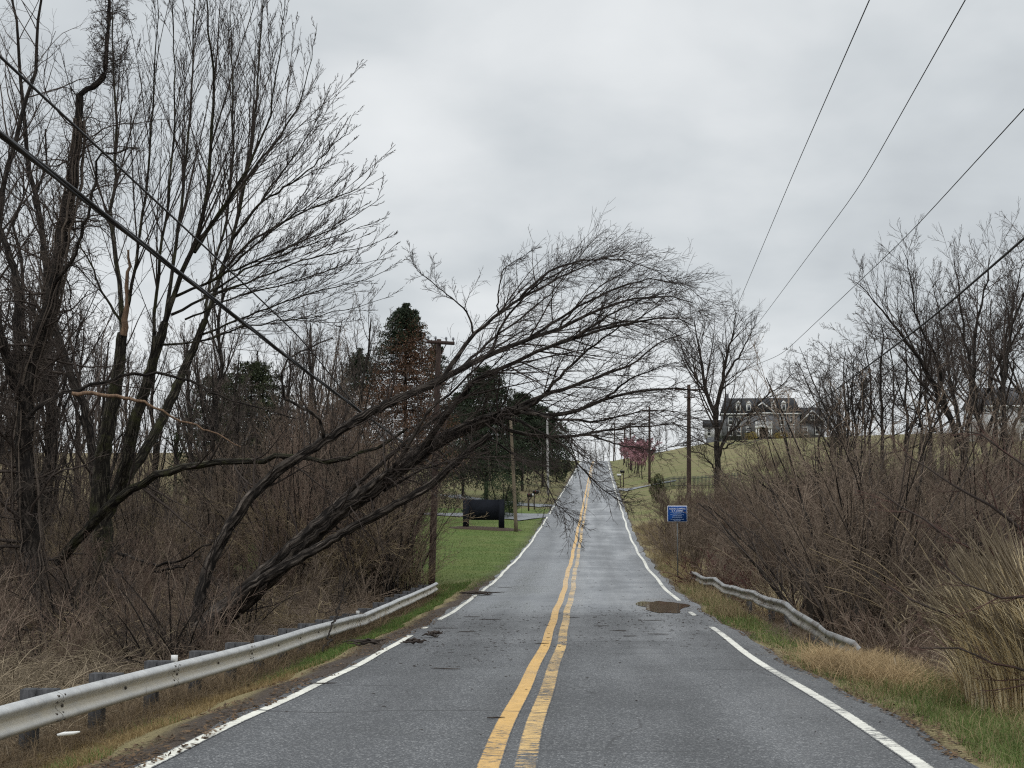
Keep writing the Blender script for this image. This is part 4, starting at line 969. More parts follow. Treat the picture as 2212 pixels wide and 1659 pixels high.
# ------------------------------------------------------------------ the tall maple and the trees beside it
g = np.random.default_rng(23)
base = P(221, 1345, 42); base[2] = gz(base[0], base[1]) - .1
B0 = (221, 1345, 42)
TR = [([B0, (223, 1207, 42), (217, 1099, 42), (221, 992, 42), (241, 884, 42), (253, 811, 42), (264, 720, 42.2)], 40, .36, .14),
      ([(219, 1120, 42), (240, 1085, 42), (258, 1056, 42), (275, 992, 41.6), (292, 906, 41.2), (327, 798, 41), (357, 695, 41)], 36, .21, .11),
      ([(222, 1130, 42), (262, 1050, 42.3), (301, 992, 42.8), (344, 919, 43.2), (374, 854, 43.6), (412, 768, 44), (443, 691, 44)], 36, .19, .10)]
ST = [([(357, 695, 41), (387, 602, 40.8), (417, 537, 40.5), (443, 451, 40), (451, 387, 40), (458, 270, 39.8), (464, 180, 39.5), (450, 60, 39), (443, -140, 38.8)], .17, .02),
      ([(357, 695, 41), (372, 600, 41.5), (384, 500, 42), (402, 360, 42.5), (415, 200, 43), (420, 20, 43.5), (425, -150, 44)], .13, .015),
      ([(443, 691, 44), (473, 602, 44.2), (503, 516, 44.6), (533, 378, 45), (550, 258, 45.4), (560, 120, 46), (575, -90, 46)], .15, .015),
      ([(403, 562, 40.6), (440, 500, 40), (486, 445, 39.4), (537, 357, 39), (580, 258, 38.6), (600, 150, 38.2), (615, 0, 38)], .12, .012),
      ([(420, 545, 40.6), (470, 470, 41.5), (540, 375, 42.5), (600, 300, 43.2), (650, 225, 44), (670, 140, 44.5), (685, 50, 45)], .11, .012),
      ([(500, 520, 44.6), (560, 440, 44), (645, 387, 43.5), (705, 330, 43), (745, 290, 42.6), (768, 240, 42.2)], .10, .010),
      ([(480, 585, 44.3), (540, 520, 45), (630, 470, 45.6), (730, 425, 46), (785, 400, 46.4), (815, 350, 46.8)], .10, .010),
      ([(380, 640, 41), (470, 600, 40), (560, 560, 39), (650, 525, 38.4), (740, 480, 38), (800, 445, 37.6), (830, 420, 37.4)], .095, .010),
      ([(370, 680, 41), (450, 640, 41.5), (560, 600, 42), (660, 560, 42.5), (760, 540, 43), (825, 525, 43.4), (850, 500, 43.6)], .09, .010),
      ([(473, 602, 44.2), (560, 520, 43.6), (650, 455, 43), (730, 400, 42.5), (775, 360, 42.2)], .08, .010),
      ([(440, 640, 42), (540, 575, 41.6), (650, 535, 41), (750, 500, 40.5), (835, 470, 40)], .08, .010),
      ([(503, 516, 44.6), (575, 420, 45), (640, 330, 45.5), (690, 250, 46), (715, 180, 46.4)], .08, .010),
      ([(400, 690, 41.5), (510, 640, 41), (630, 610, 40.4), (740, 575, 40), (830, 560, 39.6)], .07, .010),
      ([(430, 725, 44), (520, 690, 44), (620, 650, 44), (720, 620, 44), (810, 600, 44), (868, 560, 44)], .08, .010),
      ([(345, 745, 41), (430, 740, 40.4), (530, 705, 40), (640, 690, 39.6), (750, 670, 39.2), (850, 640, 39)], .075, .009),
      ([(264, 720, 42.2), (262, 640, 42.4), (250, 560, 42.6), (236, 470, 42.8), (249, 390, 43), (252, 280, 43.2), (244, 120, 43.5), (240, -60, 43.8)], .17, .02),
      ([(264, 720, 42.2), (280, 640, 41.8), (300, 520, 41.5), (318, 400, 41.2), (330, 250, 41), (338, 80, 40.8), (345, -80, 40.6)], .12, .012),
      ([(327, 798, 41), (332, 690, 40.6), (345, 560, 40.2), (365, 420, 40), (378, 260, 39.8), (375, 100, 39.5), (370, -70, 39)], .12, .012),
      ([(264, 700, 42.2), (225, 640, 42), (190, 560, 41.6), (150, 480, 41.2), (120, 380, 41)], .09, .010),
      ([(443, 691, 44), (455, 600, 45), (490, 470, 46), (505, 330, 46.6), (500, 180, 47), (498, 20, 47.5), (500, -120, 48)], .11, .012)]
trunk = []
for q, K, r0, r1 in TR:
    A = stem(q, K, r0, r1, .012); trunk.append((A[0], A[1], 22, .11))
limbs = [stem(q, 22, r0 * .5, r1 * .6, .02, .9) for q, r0, r1 in ST]
LPt = np.concatenate([a[0] for a in limbs]); LR = np.concatenate([a[1] for a in limbs])
trunk.append((LPt, LR, 8))
s1 = grow(LPt, LR, 4, .15, .7, .20, .62, 16, .02, .02, ratio=.6, rmin=.012, short=.55, slim=.009, g=g)
i16 = np.linspace(0, 21, 16).round().astype(int)
AP = np.concatenate([LPt[:, i16], s1[0]]); AR_ = np.concatenate([LR[:, i16], s1[1]])
nn = np.clip((plen(AP) * 2.1).astype(int), 9, 30)
c1 = grow(AP, AR_, nn, .10, .98, .44, .38, 9, .022, .045, ratio=.5, rmin=.0072, short=.82, slim=.0065, g=g)
c2 = grow(*c1, 6, .2, .97, .50, .36, 6, .04, .055, ratio=.6, rmin=.0058, short=.4, slim=.007, g=g)
c3 = grow(*c2, 4, .2, .97, .55, .36, 4, .07, .06, ratio=.7, rmin=.0052, short=.2, g=g)
tree_thing('maple_tree', base, trunk, [(*s1, 5), (*c1, 4), (*c2, 3), (*c3, 3)], M_moss, M_twigd,
           'tall bare multi-stemmed tree fanning up beyond the picture, mossy trunks, behind the bent limb', 'tree', g=g)
# its torn stub of pale wood
q = polyline([P(266, 724, 42), P(274, 660, 41.9), P(279, 600, 41.8), P(277, 540, 41.8)], 12, .085, .03, .03, g)
V, Qd = rough_tubes(*q, 12, .22, g); obj('broken_stub', raw_mesh('broken_stub', V, [Qd], M_wood, True), label='splintered orange-brown stub of a snapped limb high in the tall bare tree', cat='branch')

# vine covered tree
base = P(69, 1330, 36); base[2] = gz(base[0], base[1]) - .1
V1 = stem([(69, 1330, 36), (64, 1121, 36), (50, 992, 36), (56, 820, 36), (82, 734, 36), (99, 688, 36), (125, 580, 36), (142, 473, 36), (162, 360, 36), (172, 258, 36), (172, 204, 36)], 50, .27, .09, .03)
V1b = stem([(172, 206, 36), (190, 192, 36), (215, 184, 36), (228, 150, 36), (231, 90, 36), (238, 40, 36), (225, -60, 36)], 18, .085, .03, .03)
V2 = stem([(60, 1000, 36), (48, 900, 36.2), (42, 800, 36.5), (39, 709, 36.6), (41, 645, 36.8), (30, 580, 37), (0, 494, 37.2), (-40, 420, 37.5)], 30, .16, .07, .03)
V3 = stem([(58, 900, 36), (30, 820, 35.6), (5, 735, 35.2), (-30, 640, 35)], 20, .17, .10, .03)
V4 = stem([(110, 620, 36), (160, 560, 35.4), (190, 460, 35), (215, 330, 34.6), (300, 320, 34.4)], 20, .06, .02, .03)
vt = [V1, V1b, V2, V3, V4]
def res(A, K):
    i = np.linspace(0, A[0].shape[1] - 1, K).round().astype(int); return A[0][:, i], A[1][:, i]
R2 = [res(a, 18) for a in vt]; TP = np.concatenate([a[0] for a in R2]); TRr = np.concatenate([a[1] for a in R2])
v1 = grow(TP, TRr, [56, 64, 26, 20, 24], .10, .99, 1.15, .23, 11, .22, -.02, ratio=.22, rmin=.011, short=.2, slim=.02, g=g)
v2 = grow(*v1, 8, .1, .97, .9, .55, 8, .26, -.02, ratio=.6, rmin=.0065, short=.2, g=g)
v3 = grow(*v2, 4, .1, .97, .8, .5, 6, .28, .0, ratio=.7, rmin=.005, short=.2, g=g)
# cling: vines winding close round the trunk
cl = []
for k in range(16):
    a = g.uniform(0, 6.28); s = np.linspace(0, 1, 40); A = V1
    c = np.column_stack([np.interp(s * .95, np.linspace(0, 1, 50), A[0][0][:, j]) for j in range(3)])
    rr = np.interp(s * .95, np.linspace(0, 1, 50), A[1][0]) * 1.08 + g.uniform(.0, .12) * np.abs(np.sin(s * g.uniform(5, 14)))
    ang = a + s * g.uniform(-5, 5)
    c = c + np.column_stack([np.cos(ang) * rr, np.sin(ang) * rr, g.normal(size=40) * .02])
    cl.append(c)
cl = np.array(cl); clr = np.full(cl.shape[:2], .02)
k1 = grow(cl, clr, 26, .03, 1, 1.1, .06, 7, .3, -.04, ratio=.6, rmin=.0065, short=0, g=g)
k2 = grow(*k1, 3, .1, 1, .9, .6, 5, .3, 0, ratio=.7, rmin=.005, short=0, g=g)
root = tree_thing('vine_covered_tree', base, [(V1[0], V1[1], 18, .12), (V1b[0], V1b[1], 10, .1), (V2[0], V2[1], 12, .1), (V3[0], V3[1], 12, .1), (V4[0], V4[1], 6)],
           [(*v1, 4), (*v2, 3), (*v3, 3)], M_bark, M_twigd, 'dark crooked tree wrapped in vines at the picture edge, snapped sideways near its top', 'tree', g=g)
obj('vines', sets_mesh('vines', [(cl, clr, 5), (*k1, 3), (*k2, 3)], M_vine, base), root)

def single(name, pts, r0, r1, mat, label, cat, n=14, tw=True, K=26, lf=.28, upw=.06, ang=.7, rough=.08, mc=None):
    A = stem(pts, K, r0, r1, .03)
    b0 = A[0][0, 0].copy()
    cs = []
    if tw:
        B = res(A, 16)
        x1 = grow(*B, n, .2, .99, ang, lf, 8, .09, upw, ratio=.4, rmin=.007, g=g)
        x2 = grow(*x1, 5, .2, .97, .6, .5, 6, .12, .03, ratio=.6, rmin=.0055, g=g)
        x3 = grow(*x2, 3, .2, .97, .6, .5, 4, .12, .03, ratio=.6, rmin=.0045, g=g)
        cs = [(*x1, 4), (*x2, 3), (*x3, 3)]
    root = empty(name, b0, label=label, cat=cat)
    obj('limb', sets_mesh('limb', [(A[0], A[1], 12, rough)], mat, b0, g), root)
    if cs: obj('crown', sets_mesh('crown', cs, mc or M_twigd, b0), root)
    return root
single('bent_limb', [(128, 1215, 38), (172, 1151, 37.6), (232, 1103, 37.2), (279, 1060, 36.8), (327, 1030, 36.4), (387, 1009, 36), (473, 1000, 35.6), (559, 992, 35.2), (623, 985, 34.8), (730, 998, 34.4), (808, 970, 34), (880, 925, 33.6)], .15, .025, M_moss,
       'curved mossy limb arching sideways in front of the tall bare tree', 'branch', 12)
single('leaning_limb', [(60, 905, 35), (86, 876, 35), (150, 845, 35.4), (215, 826, 35.8), (279, 811, 36), (352, 805, 36.4), (430, 833, 36.8), (494, 867, 37), (560, 880, 37.2), (640, 905, 37.4)], .06, .015, M_bark,
       'thin level limb crossing the tall bare trunks above the mossy bent limb', 'branch', 12)
single('split_branch', [(155, 850, 33.4), (206, 850, 33.5), (301, 863, 33.7), (387, 906, 34), (450, 930, 34.2), (520, 965, 34.4)], .05, .012, M_wood,
       'pale peeled branch hanging among the dark trunks', 'branch', 8)
single('thin_trunk', [(250, 1330, 47), (200, 1000, 47), (193, 906, 47), (142, 777, 47), (116, 691, 47), (100, 560, 47), (60, 330, 47), (40, 100, 47), (20, -60, 47)], .18, .03, M_bark,
       'slender bare trunk slanting up between the vine covered tree and the tall mossy one', 'tree', 26)
single('thin_trunk', [(-60, 1330, 44), (-30, 900, 44), (-10, 500, 44), (20, 350, 44.3), (45, 250, 44.6), (75, 150, 45), (85, 40, 45), (95, -60, 45)], .2, .03, M_bark,
       'bare trunk at the very edge of the picture with upswept pale twigs', 'tree', 30, lf=.34)
single('low_branch', [(255, 1195, 40), (330, 1220, 38.6), (390, 1212, 37.5), (440, 1180, 36.5), (510, 1150, 35.5)], .05, .012, M_bark,
       'upper of two low dead branches reaching sideways from the mossy trunk', 'branch', 7)
single('low_branch', [(250, 1235, 40), (330, 1238, 38.6), (400, 1222, 37.5), (440, 1190, 36.5)], .045, .012, M_bark,
       'lower of two low dead branches reaching sideways from the mossy trunk', 'branch', 7)

# ------------------------------------------------------------------ ordinary bare trees
def gen_tree(h, seed, spread=.7, nl=16, lf=.5, t0=.22, upw=.10, fork=False, dens=1.0, rmin=.007, lean=0.0, tr0=.0145):
    g = np.random.default_rng(seed)
    s = np.linspace(0, 1, 14)
    p = np.column_stack([np.cumsum(g.normal(size=14)) * h * .008 + lean * h * s, np.cumsum(g.normal(size=14)) * h * .008, s * h * .93]); p -= p[0]
    T = p[None]; R = (h * tr0 * (1 - .88 * s) + .01)[None]
    tr = [(T, R, 10, .06)]
    if fork:
        F = grow(T, R, 3, .25, .5, .35, .75, 12, .04, .05, ratio=.8, rmin=.02, slim=.03, short=.3, g=g)
        tr.append((*F, 8)); i = np.linspace(0, 13, 12).round().astype(int)
        T = np.concatenate([T[:, i], F[0]]); R = np.concatenate([R[:, i], F[1]]); nl = max(5, nl // 2)
    l1 = grow(T, R, nl, t0, .97, spread, lf, 9, .07, upw, ratio=.5, rmin=rmin * 1.8, short=.55, slim=.02, g=g)
    tr.append((*l1, 5))
    l2 = grow(*l1, int(7 * dens), .2, .97, .62, .48, 7, .10, upw * .8, ratio=.55, rmin=rmin * 1.25, g=g)
    l3 = grow(*l2, int(5 * dens), .2, .97, .62, .5, 5, .12, upw * .6, ratio=.6, rmin=rmin, g=g)
    l4 = grow(*l3, 3, .25, .97, .62, .55, 4, .12, upw * .4, ratio=.7, rmin=rmin * .85, g=g)
    return tr, [(*l2, 3), (*l3, 3), (*l4, 3)]
g = np.random.default_rng(5)
def bare(name, loc, spec, label, mt=None, mc=None, rz=0, group=None, cat='tree'):
    tr, cr = gen_tree(**spec)
    r = tree_thing(name, (0, 0, 0), tr, cr, mt or M_bark, mc or M_twigd, label, cat, group, np.random.default_rng(3))
    r.location = loc; r.rotation_euler = (0, 0, rz); return r
def spot(px, Y, dz=-.1): p = at_ground(px, Y); p[2] += dz; return p
lab_bg = 'slender bare tree standing in the dense wood behind the thicket'; grp_bg = 'bare trees in the wood behind the fallen tree'
V_ = [bare('bare_tree', spot(610, 78), dict(h=12.5, seed=31, spread=.55, upw=.13, dens=1.0), lab_bg, mc=M_bg, group=grp_bg),
      bare('bare_tree', spot(515, 70), dict(h=11, seed=32, spread=.8, upw=.05, dens=1.15, fork=True), lab_bg, mc=M_bg, group=grp_bg),
      bare('bare_tree', spot(735, 88), dict(h=12, seed=33, spread=.45, upw=.16, nl=20, lf=.4), lab_bg, mc=M_bg, group=grp_bg)]
for px, Y, k, sc in ((420, 82, 0, 1.0), (330, 74, 2, 1.1), (230, 66, 1, 1.05), (160, 78, 0, 1.15), (60, 70, 2, 1.1), (10, 62, 1, 1.0), (670, 92, 1, .95), (560, 96, 2, 1.05), (470, 100, 0, 1.1),
                     (380, 104, 1, 1.1), (275, 98, 2, 1.15), (120, 96, 1, 1.1), (700, 70, 0, .85), (640, 62, 2, .8), (30, 110, 0, 1.3), (590, 120, 1, 1.2), (-40, 80, 0, 1.2),
                     (455, 60, 2, 1.2), (680, 76, 2, 1.15), (760, 80, 0, 1.1), (100, 58, 2, 1.3), (725, 100, 1, 1.1), (410, 118, 2, 1.3), (215, 120, 0, 1.3)):
    copy_thing(V_[k], spot(px, Y), g.uniform(0, 6.28), sc * g.uniform(.92, 1.08))
lab_t = 'tall slender bare tree crowding behind the vine covered tree'; grp_t = 'tall bare trees behind the vine covered tree'
H1 = bare('bare_tree', spot(70, 52), dict(h=19, seed=35, spread=.5, upw=.11, nl=22, lf=.38, t0=.15, rmin=.008, tr0=.0085), lab_t, group=grp_t)
for px, Y, sc in ((20, 58, 1.0), (-30, 50, 1.0)):
    copy_thing(H1, spot(px, Y), g.uniform(0, 6.28), sc)
# right side
def leaning(pts_list, label, sub=16, name='leaning_tree', rm=1.0, lf=.40):
    tr = []; LP_ = []; LR_ = []
    for q, r0, r1 in pts_list:
        A = stem(q, 20, r0 * .58, r1 * .58, .05); tr.append((A[0], A[1], 9, .06)); LP_.append(A[0]); LR_.append(A[1])
    a = np.concatenate(LP_); r = np.concatenate(LR_)
    b1 = grow(a, r, int(sub * 1.7), .22, .98, .65, lf, 9, .08, .06, ratio=.5, rmin=.011 * rm, slim=.013, g=g)
    b2 = grow(*b1, 8, .2, .97, .6, .48, 7, .1, .05, ratio=.6, rmin=.008 * rm, g=g)
    b3 = grow(*b2, 5, .2, .97, .6, .52, 5, .12, .04, ratio=.6, rmin=.0065 * rm, g=g)
    bb = tr[0][0][0, 0].copy()
    return tree_thing(name, bb, tr, [(*b1, 4), (*b2, 3), (*b3, 3)], M_bark, M_twigd, label, 'tree', g=g)
leaning([([(1550, 1075, 110), (1549, 1000, 110), (1549, 945, 110), (1547, 905, 110), (1538, 875, 110), (1524, 840, 110), (1518, 790, 110), (1506, 730, 110), (1500, 690, 110)], .52, .05),
         ([(1547, 905, 110), (1552, 865, 110), (1562, 820, 110), (1568, 780, 110), (1580, 725, 110), (1592, 675, 110)], .34, .05),
         ([(1552, 985, 110), (1556, 962, 110), (1579, 933, 110), (1604, 905, 110), (1625, 883, 110), (1653, 858, 110), (1682, 837, 110), (1715, 806, 110)], .22, .04),
         ([(1553, 990, 110), (1561, 969, 110), (1586, 954, 110), (1610, 952, 109.6), (1632, 966, 109.4)], .15, .04),
         ([(1548, 1030, 110), (1543, 1012, 110), (1529, 993, 110), (1512, 978, 110), (1490, 972, 110)], .16, .03),
         ([(1562, 820, 110), (1590, 780, 110), (1615, 735, 110), (1632, 700, 110)], .18, .04),
         ([(1534, 865, 110), (1505, 820, 110), (1480, 780, 110), (1470, 740, 110)], .17, .04)],
        'dark gnarled bare tree standing alone in front of the stone mansion', 14, 'spreading_tree', 1.0, .55)
leaning([([(2085, 1075, 70), (2080, 965, 70), (2045, 890, 70), (2010, 820, 70), (1960, 740, 70), (1900, 660, 70), (1850, 610, 70)], .34, .03),
         ([(2080, 985, 70), (2100, 870, 70.5), (2095, 780, 71), (2075, 660, 71), (2060, 560, 71)], .24, .03),
         ([(2045, 890, 70), (2030, 800, 69), (1980, 690, 68), (1965, 590, 67.5), (1950, 540, 67)], .16, .02),
         ([(2080, 965, 70), (2060, 840, 72), (2035, 700, 73), (2010, 600, 74)], .15, .02)], 'bare tree leaning towards the road in front of the white house')
leaning([([(2140, 1070, 66), (2125, 960, 66), (2108, 880, 66), (2100, 770, 66), (2120, 660, 66), (2140, 550, 66)], .30, .03),
         ([(2125, 960, 66), (2160, 860, 66), (2168, 760, 66), (2190, 640, 66), (2215, 540, 66)], .2, .02),
         ([(2112, 900, 66), (2150, 800, 65), (2210, 700, 64), (2260, 600, 64)], .14, .02)], 'upright forked bare tree with dark trunk before the white house')
leaning([([(2180, 1080, 60), (2172, 980, 60), (2166, 860, 60), (2185, 720, 60), (2220, 600, 60), (2240, 500, 60)], .24, .03),
         ([(2172, 980, 60), (2205, 880, 60), (2250, 760, 60)], .16, .03)], 'dark bare tree nearest the picture edge on the hill side', 14)
lab_r = 'twiggy bare tree on the bushy slope between the mansion and the white house'; grp_r = 'bare trees on the bushy slope'
W1 = bare('bare_tree', spot(1830, 96), dict(h=10.5, seed=51, spread=.85, upw=.03, fork=True, dens=1.15, rmin=.0085, tr0=.0115, lf=.58), lab_r, group=grp_r)
W2 = bare('bare_tree', spot(1905, 82), dict(h=11.5, seed=52, spread=.8, upw=.04, dens=1.2, rmin=.0085, tr0=.0115, lf=.52), lab_r, group=grp_r)
for px, Y, k, sc in ((1960, 92, 0, 1.05), (1800, 120, 1, .85), (2010, 106, 1, 1.1), (2070, 118, 0, 1.2), (2150, 108, 1, 1.15), (1870, 130, 0, 1.0), (2230, 90, 0, 1.15), (2250, 120, 1, 1.2), (1935, 140, 1, 1.1), (1770, 150, 0, .7), (1822, 88, 0, .75), (1838, 82, 1, .8), (1852, 76, 0, .9), (1885, 100, 1, 1.0), (1990, 80, 0, .95), (2035, 96, 1, 1.0)):
    copy_thing((W1, W2)[k], spot(px, Y), g.uniform(0, 6.28), sc)
# far trees beyond the crest and behind the mansion
lab_c = 'small distant bare tree beyond the crest of the road'; grp_c = 'distant bare trees at the crest'
cfar = [(1262, 366), (1276, 392), (1288, 410), (1305, 385), (1316, 402), (1330, 372), (1250, 380), (1236, 350), (1342, 390), (1222, 360), (1300, 430), (1352, 360), (1385, 345), (1425, 352), (1440, 365)]
for px, Y in cfar: copy_thing(V_[int(g.integers(3))], spot(px, Y), g.uniform(0, 6.28), g.uniform(.5, .75), lab_c, grp_c)
lab_m = 'pale bare tree rising behind the stone mansion'; grp_m = 'bare trees behind the mansion'
for px, Y in ((1742, 372), (1772, 366), (1795, 372), (1812, 360), (1760, 395), (1835, 370), (1790, 330), (1815, 320)):
    copy_thing(V_[int(g.integers(3))], spot(px, Y), g.uniform(0, 6.28), g.uniform(.7, .95), lab_m, grp_m)

# ------------------------------------------------------------------ evergreens
def leafquads(c, size, g, up=.0, droop=0.0):
    """n small leaf-like faces at points c"""
    n = len(c); d = nrm(g.normal(size=(n, 3)) + np.array([0, 0, up])); d[:, 2] -= droop; d = nrm(d)
    u = nrm(np.cross(d, g.normal(size=(n, 3)))); s = size * g.uniform(.6, 1.3, n)
    a = d * (s * .5)[:, None]; w = u * (s * .17)[:, None]
    V = np.stack([c - a, c + w - a * .1, c + a, c - w - a * .1], 1).reshape(-1, 3)
    return V, np.arange(n * 4).reshape(-1, 4)
def conifer(h, rad, seed, n=5200, bare0=.08, dead=None, size=.34, tops=.03, green=((.016, .024, .014), (.040, .053, .028))):
    g = np.random.default_rng(seed)
    n = int(n * 2.6); size = size * .62; per = 70; nb = int(n / per)
    lay = max(9, int(h * 1.25)); zf = bare0 + (1 - bare0) * (np.floor(g.random(nb) ** .9 * lay) + g.normal(size=nb) * .22) / lay; zf = np.clip(zf, bare0, .985); az = g.uniform(0, 2 * pi, nb)
    L = rad * (1 - zf) ** .62 * g.uniform(.62, 1.15, nb) + .10
    K = 7; s = np.linspace(0, 1, K)
    Pt = np.stack([np.cos(az)[:, None] * L[:, None] * s, np.sin(az)[:, None] * L[:, None] * s, zf[:, None] * h + L[:, None] * (.16 * s - .62 * s ** 2 * (1.1 - .7 * zf[:, None]) + .22 * s ** 3)], -1)
    R = .022 * (1 - .85 * s)[None] * np.ones((nb, 1))
    bi = np.repeat(np.arange(nb), per); tt = .06 + .98 * g.random(len(bi)) ** .6; f = np.clip(tt, 0, .999) * (K - 1); i = f.astype(int); w = (f - i)[:, None]
    c = Pt[bi, i] * (1 - w) + Pt[bi, i + 1] * w
    lat = g.normal(size=len(bi)) * .17 * L[bi] * (1.15 - .85 * tt)
    c += np.column_stack([-np.sin(az[bi]) * lat, np.cos(az[bi]) * lat, -np.abs(lat) * .35 - g.random(len(bi)) ** 2 * .5]) + g.normal(size=(len(bi), 3)) * .05
    top = g.random(len(bi)) < tops
    c[top] = np.column_stack([g.normal(size=top.sum()) * .12, g.normal(size=top.sum()) * .12, h * g.uniform(.9, 1.0, top.sum())])
    k = g.random(len(bi))[:, None]; col = np.array(green[0]) * (1 - k) + np.array(green[1]) * k
    iz = np.where(top, .97, zf[bi])
    return g, Pt, R, c, col, iz, size
def conifer_thing(name, loc, label, h, rad, seed, dead=None, group=None, **kw):
    g, Pt, R, c, col, iz, size = conifer(h, rad, seed, **kw)
    root = empty(name, loc, label=label, cat='conifer', group=group)
    s = np.linspace(0, 1, 10)
    T = np.column_stack([0 * s, 0 * s, s * h])[None]
    obj('trunk', sets_mesh('trunk', [(T, (h * .014 * (1 - .9 * s) + .015)[None], 9, .05), (Pt, R, 4)], M_bark, (0, 0, 0), g), root)
    if dead is not None:
        side = np.cos(np.arctan2(c[:, 1], c[:, 0]) - 2.6) * .10
        dm = (iz + side + g.normal(size=len(iz)) * .06) < dead
        V, Q = leafquads(c[dm], size * .9, g, droop=.8); k = g.random(dm.sum())[:, None]
        cc = np.repeat(np.array([.075, .042, .026]) * (1 - k) + np.array([.155, .085, .052]) * k, 4, 0)
        keep = np.repeat(g.random(dm.sum()) < .95, 4); V = V[keep]; cc = cc[keep]
        obj('dead_needles', raw_mesh('dead_needles', V, [np.arange(len(V)).reshape(-1, 4)], M_leaf, False, {'col': cc}), root)
        c, col = c[~dm], col[~dm]
    V, Q = leafquads(c, size, g, droop=.55)
    obj('crown', raw_mesh('crown', V, [Q], M_leaf, False, {'col': np.repeat(col, 4, 0)}), root)
    return root
def gsp(px, Y): p = at_ground(px, Y); p[2] -= .1; return p
def cone_at(px, ytop, Y): p = gsp(px, Y); return p, float(P(px, ytop, Y)[2] - p[2])
p, h = cone_at(875, 655, 100); conifer_thing('spruce_tree', p, 'spruce with a green top and rust-brown dead lower branches', h, 6.0, 61, dead=.80, n=16000, bare0=.3)
p, h = cone_at(775, 752, 112); conifer_thing('spruce_tree', p, 'shorter half-brown spruce beside the rust-brown one', h, 5.0, 62, dead=.7, n=8000, bare0=.25)
p, h = cone_at(940, 738, 118); conifer_thing('spruce_tree', p, 'dark narrow spruce just behind the rust-brown one, by the pole', h, 4.0, 63, n=5200)
p, h = cone_at(540, 768, 84); conifer_thing('cedar_tree', p, 'dull olive evergreen deep in the bare wood', h, 6.0, 64, n=8200, bare0=.2, tops=0, green=((.022, .030, .014), (.055, .062, .030)))
p, h = cone_at(470, 800, 90); conifer_thing('cedar_tree', p, 'low olive evergreen next to the taller one in the bare wood', h, 5.0, 65, n=5600, bare0=.15, tops=0, green=((.022, .030, .014), (.05, .058, .028)))
p, h = cone_at(1050, 784, 132); conifer_thing('pine_tree', p, 'tallest dark evergreen of the clump beyond the signboard', h, 6.6, 66, tops=.004, n=9500, bare0=.22, size=.46)
p, h = cone_at(1000, 840, 140); conifer_thing('pine_tree', p, 'dark evergreen standing behind the signboard towards the pole', h, 6.4, 67, tops=.004, n=8000, bare0=.22, size=.46)
p, h = cone_at(1128, 846, 158); conifer_thing('pine_tree', p, 'broad dark evergreen on the mulch mound', h, 6.6, 68, tops=.004, n=9000, bare0=.32, size=.5)
p, h = cone_at(1172, 872, 172); conifer_thing('pine_tree', p, 'dark evergreen between the mulch mound and the rounded one', h, 5.2, 69, tops=.004, n=7000, bare0=.26, size=.48)
def bush(name, loc, rx, rz_, label, seed, n=3600, size=.2, cols=((.016, .030, .014), (.045, .065, .026)), cat='evergreen', mat=None, group=None, flat=1.0):
    n = int(n * 1.7); size = size * .7
    g = np.random.default_rng(seed)
    d = nrm(g.normal(size=(n, 3))); r = .62 + .38 * g.random(n) ** .5
    lob = 1 + .16 * np.sin(d[:, 0] * 6 + seed) * np.cos(d[:, 1] * 5) + .12 * np.sin(d[:, 2] * 8 + d[:, 0] * 4)
    c = d * (r * lob)[:, None] * np.array([rx, rx * flat, rz_]) + np.array([0, 0, rz_ * .98]); c[:, 2] = np.maximum(c[:, 2], .05)
    k = g.random(n)[:, None]; col = np.array(cols[0]) * (1 - k) + np.array(cols[1]) * k
    V, Q = leafquads(c, size, g)
    root = empty(name, loc, label=label, cat=cat, group=group)
    obj('crown', raw_mesh('crown', V, [Q], M_leaf, False, {'col': np.repeat(col, 4, 0)}), root)
    st = np.zeros((7, 5, 3)); a = g.uniform(0, 6.28, 7)
    for k_ in range(5): st[:, k_] = np.column_stack([np.cos(a) * rx * .12 * k_, np.sin(a) * rx * .12 * k_, np.full(7, rz_ * .38 * k_)])
    obj('stems', sets_mesh('stems', [(st, np.full((7, 5), .035), 5)], M_bark), root)
    return root
bush('round_evergreen', gsp(1203, 190), 2.1, 4.3, 'rounded dark evergreen at the roadside far up the hill', 71, 5200, .34)
bush('evergreen_shrub', gsp(1082, 110), 1.55, 1.75, 'dark green evergreen shrub behind the black signboard', 72, 4200, .17)
bush('evergreen_shrub', gsp(1102, 116), .8, .95, 'small evergreen shrub between the signboard and the mailboxes', 73, 2000, .15)
bush('hedge_bush', gsp(1420, 128), .75, 1.35, 'upright green hedge bush below the picket fence by the brown pole', 74, 2400, .18, ((.025, .032, .012), (.075, .078, .030)))
bush('forsythia', gsp(1624, 332), 1.5, 1.0, 'yellow flowering shrub by the portico columns, nearer the lone gnarled tree', 75, 1500, .25, ((.20, .15, .03), (.34, .26, .06)), 'shrub')
bush('forsythia', gsp(1688, 332), 1.6, .9, 'dull yellow shrub by the portico, on the garage side', 76, 1400, .25, ((.16, .12, .03), (.26, .19, .05)), 'shrub')
for k, px in enumerate((1556, 1578, 1600, 1712, 1735)):
    bush('foundation_shrub', gsp(px, 333), 1.4, .75, 'low dark shrub planted along the foot of the mansion wall', 80 + k, 900, .24, ((.02, .026, .016), (.05, .055, .03)), 'shrub', group='shrubs at the foot of the mansion')

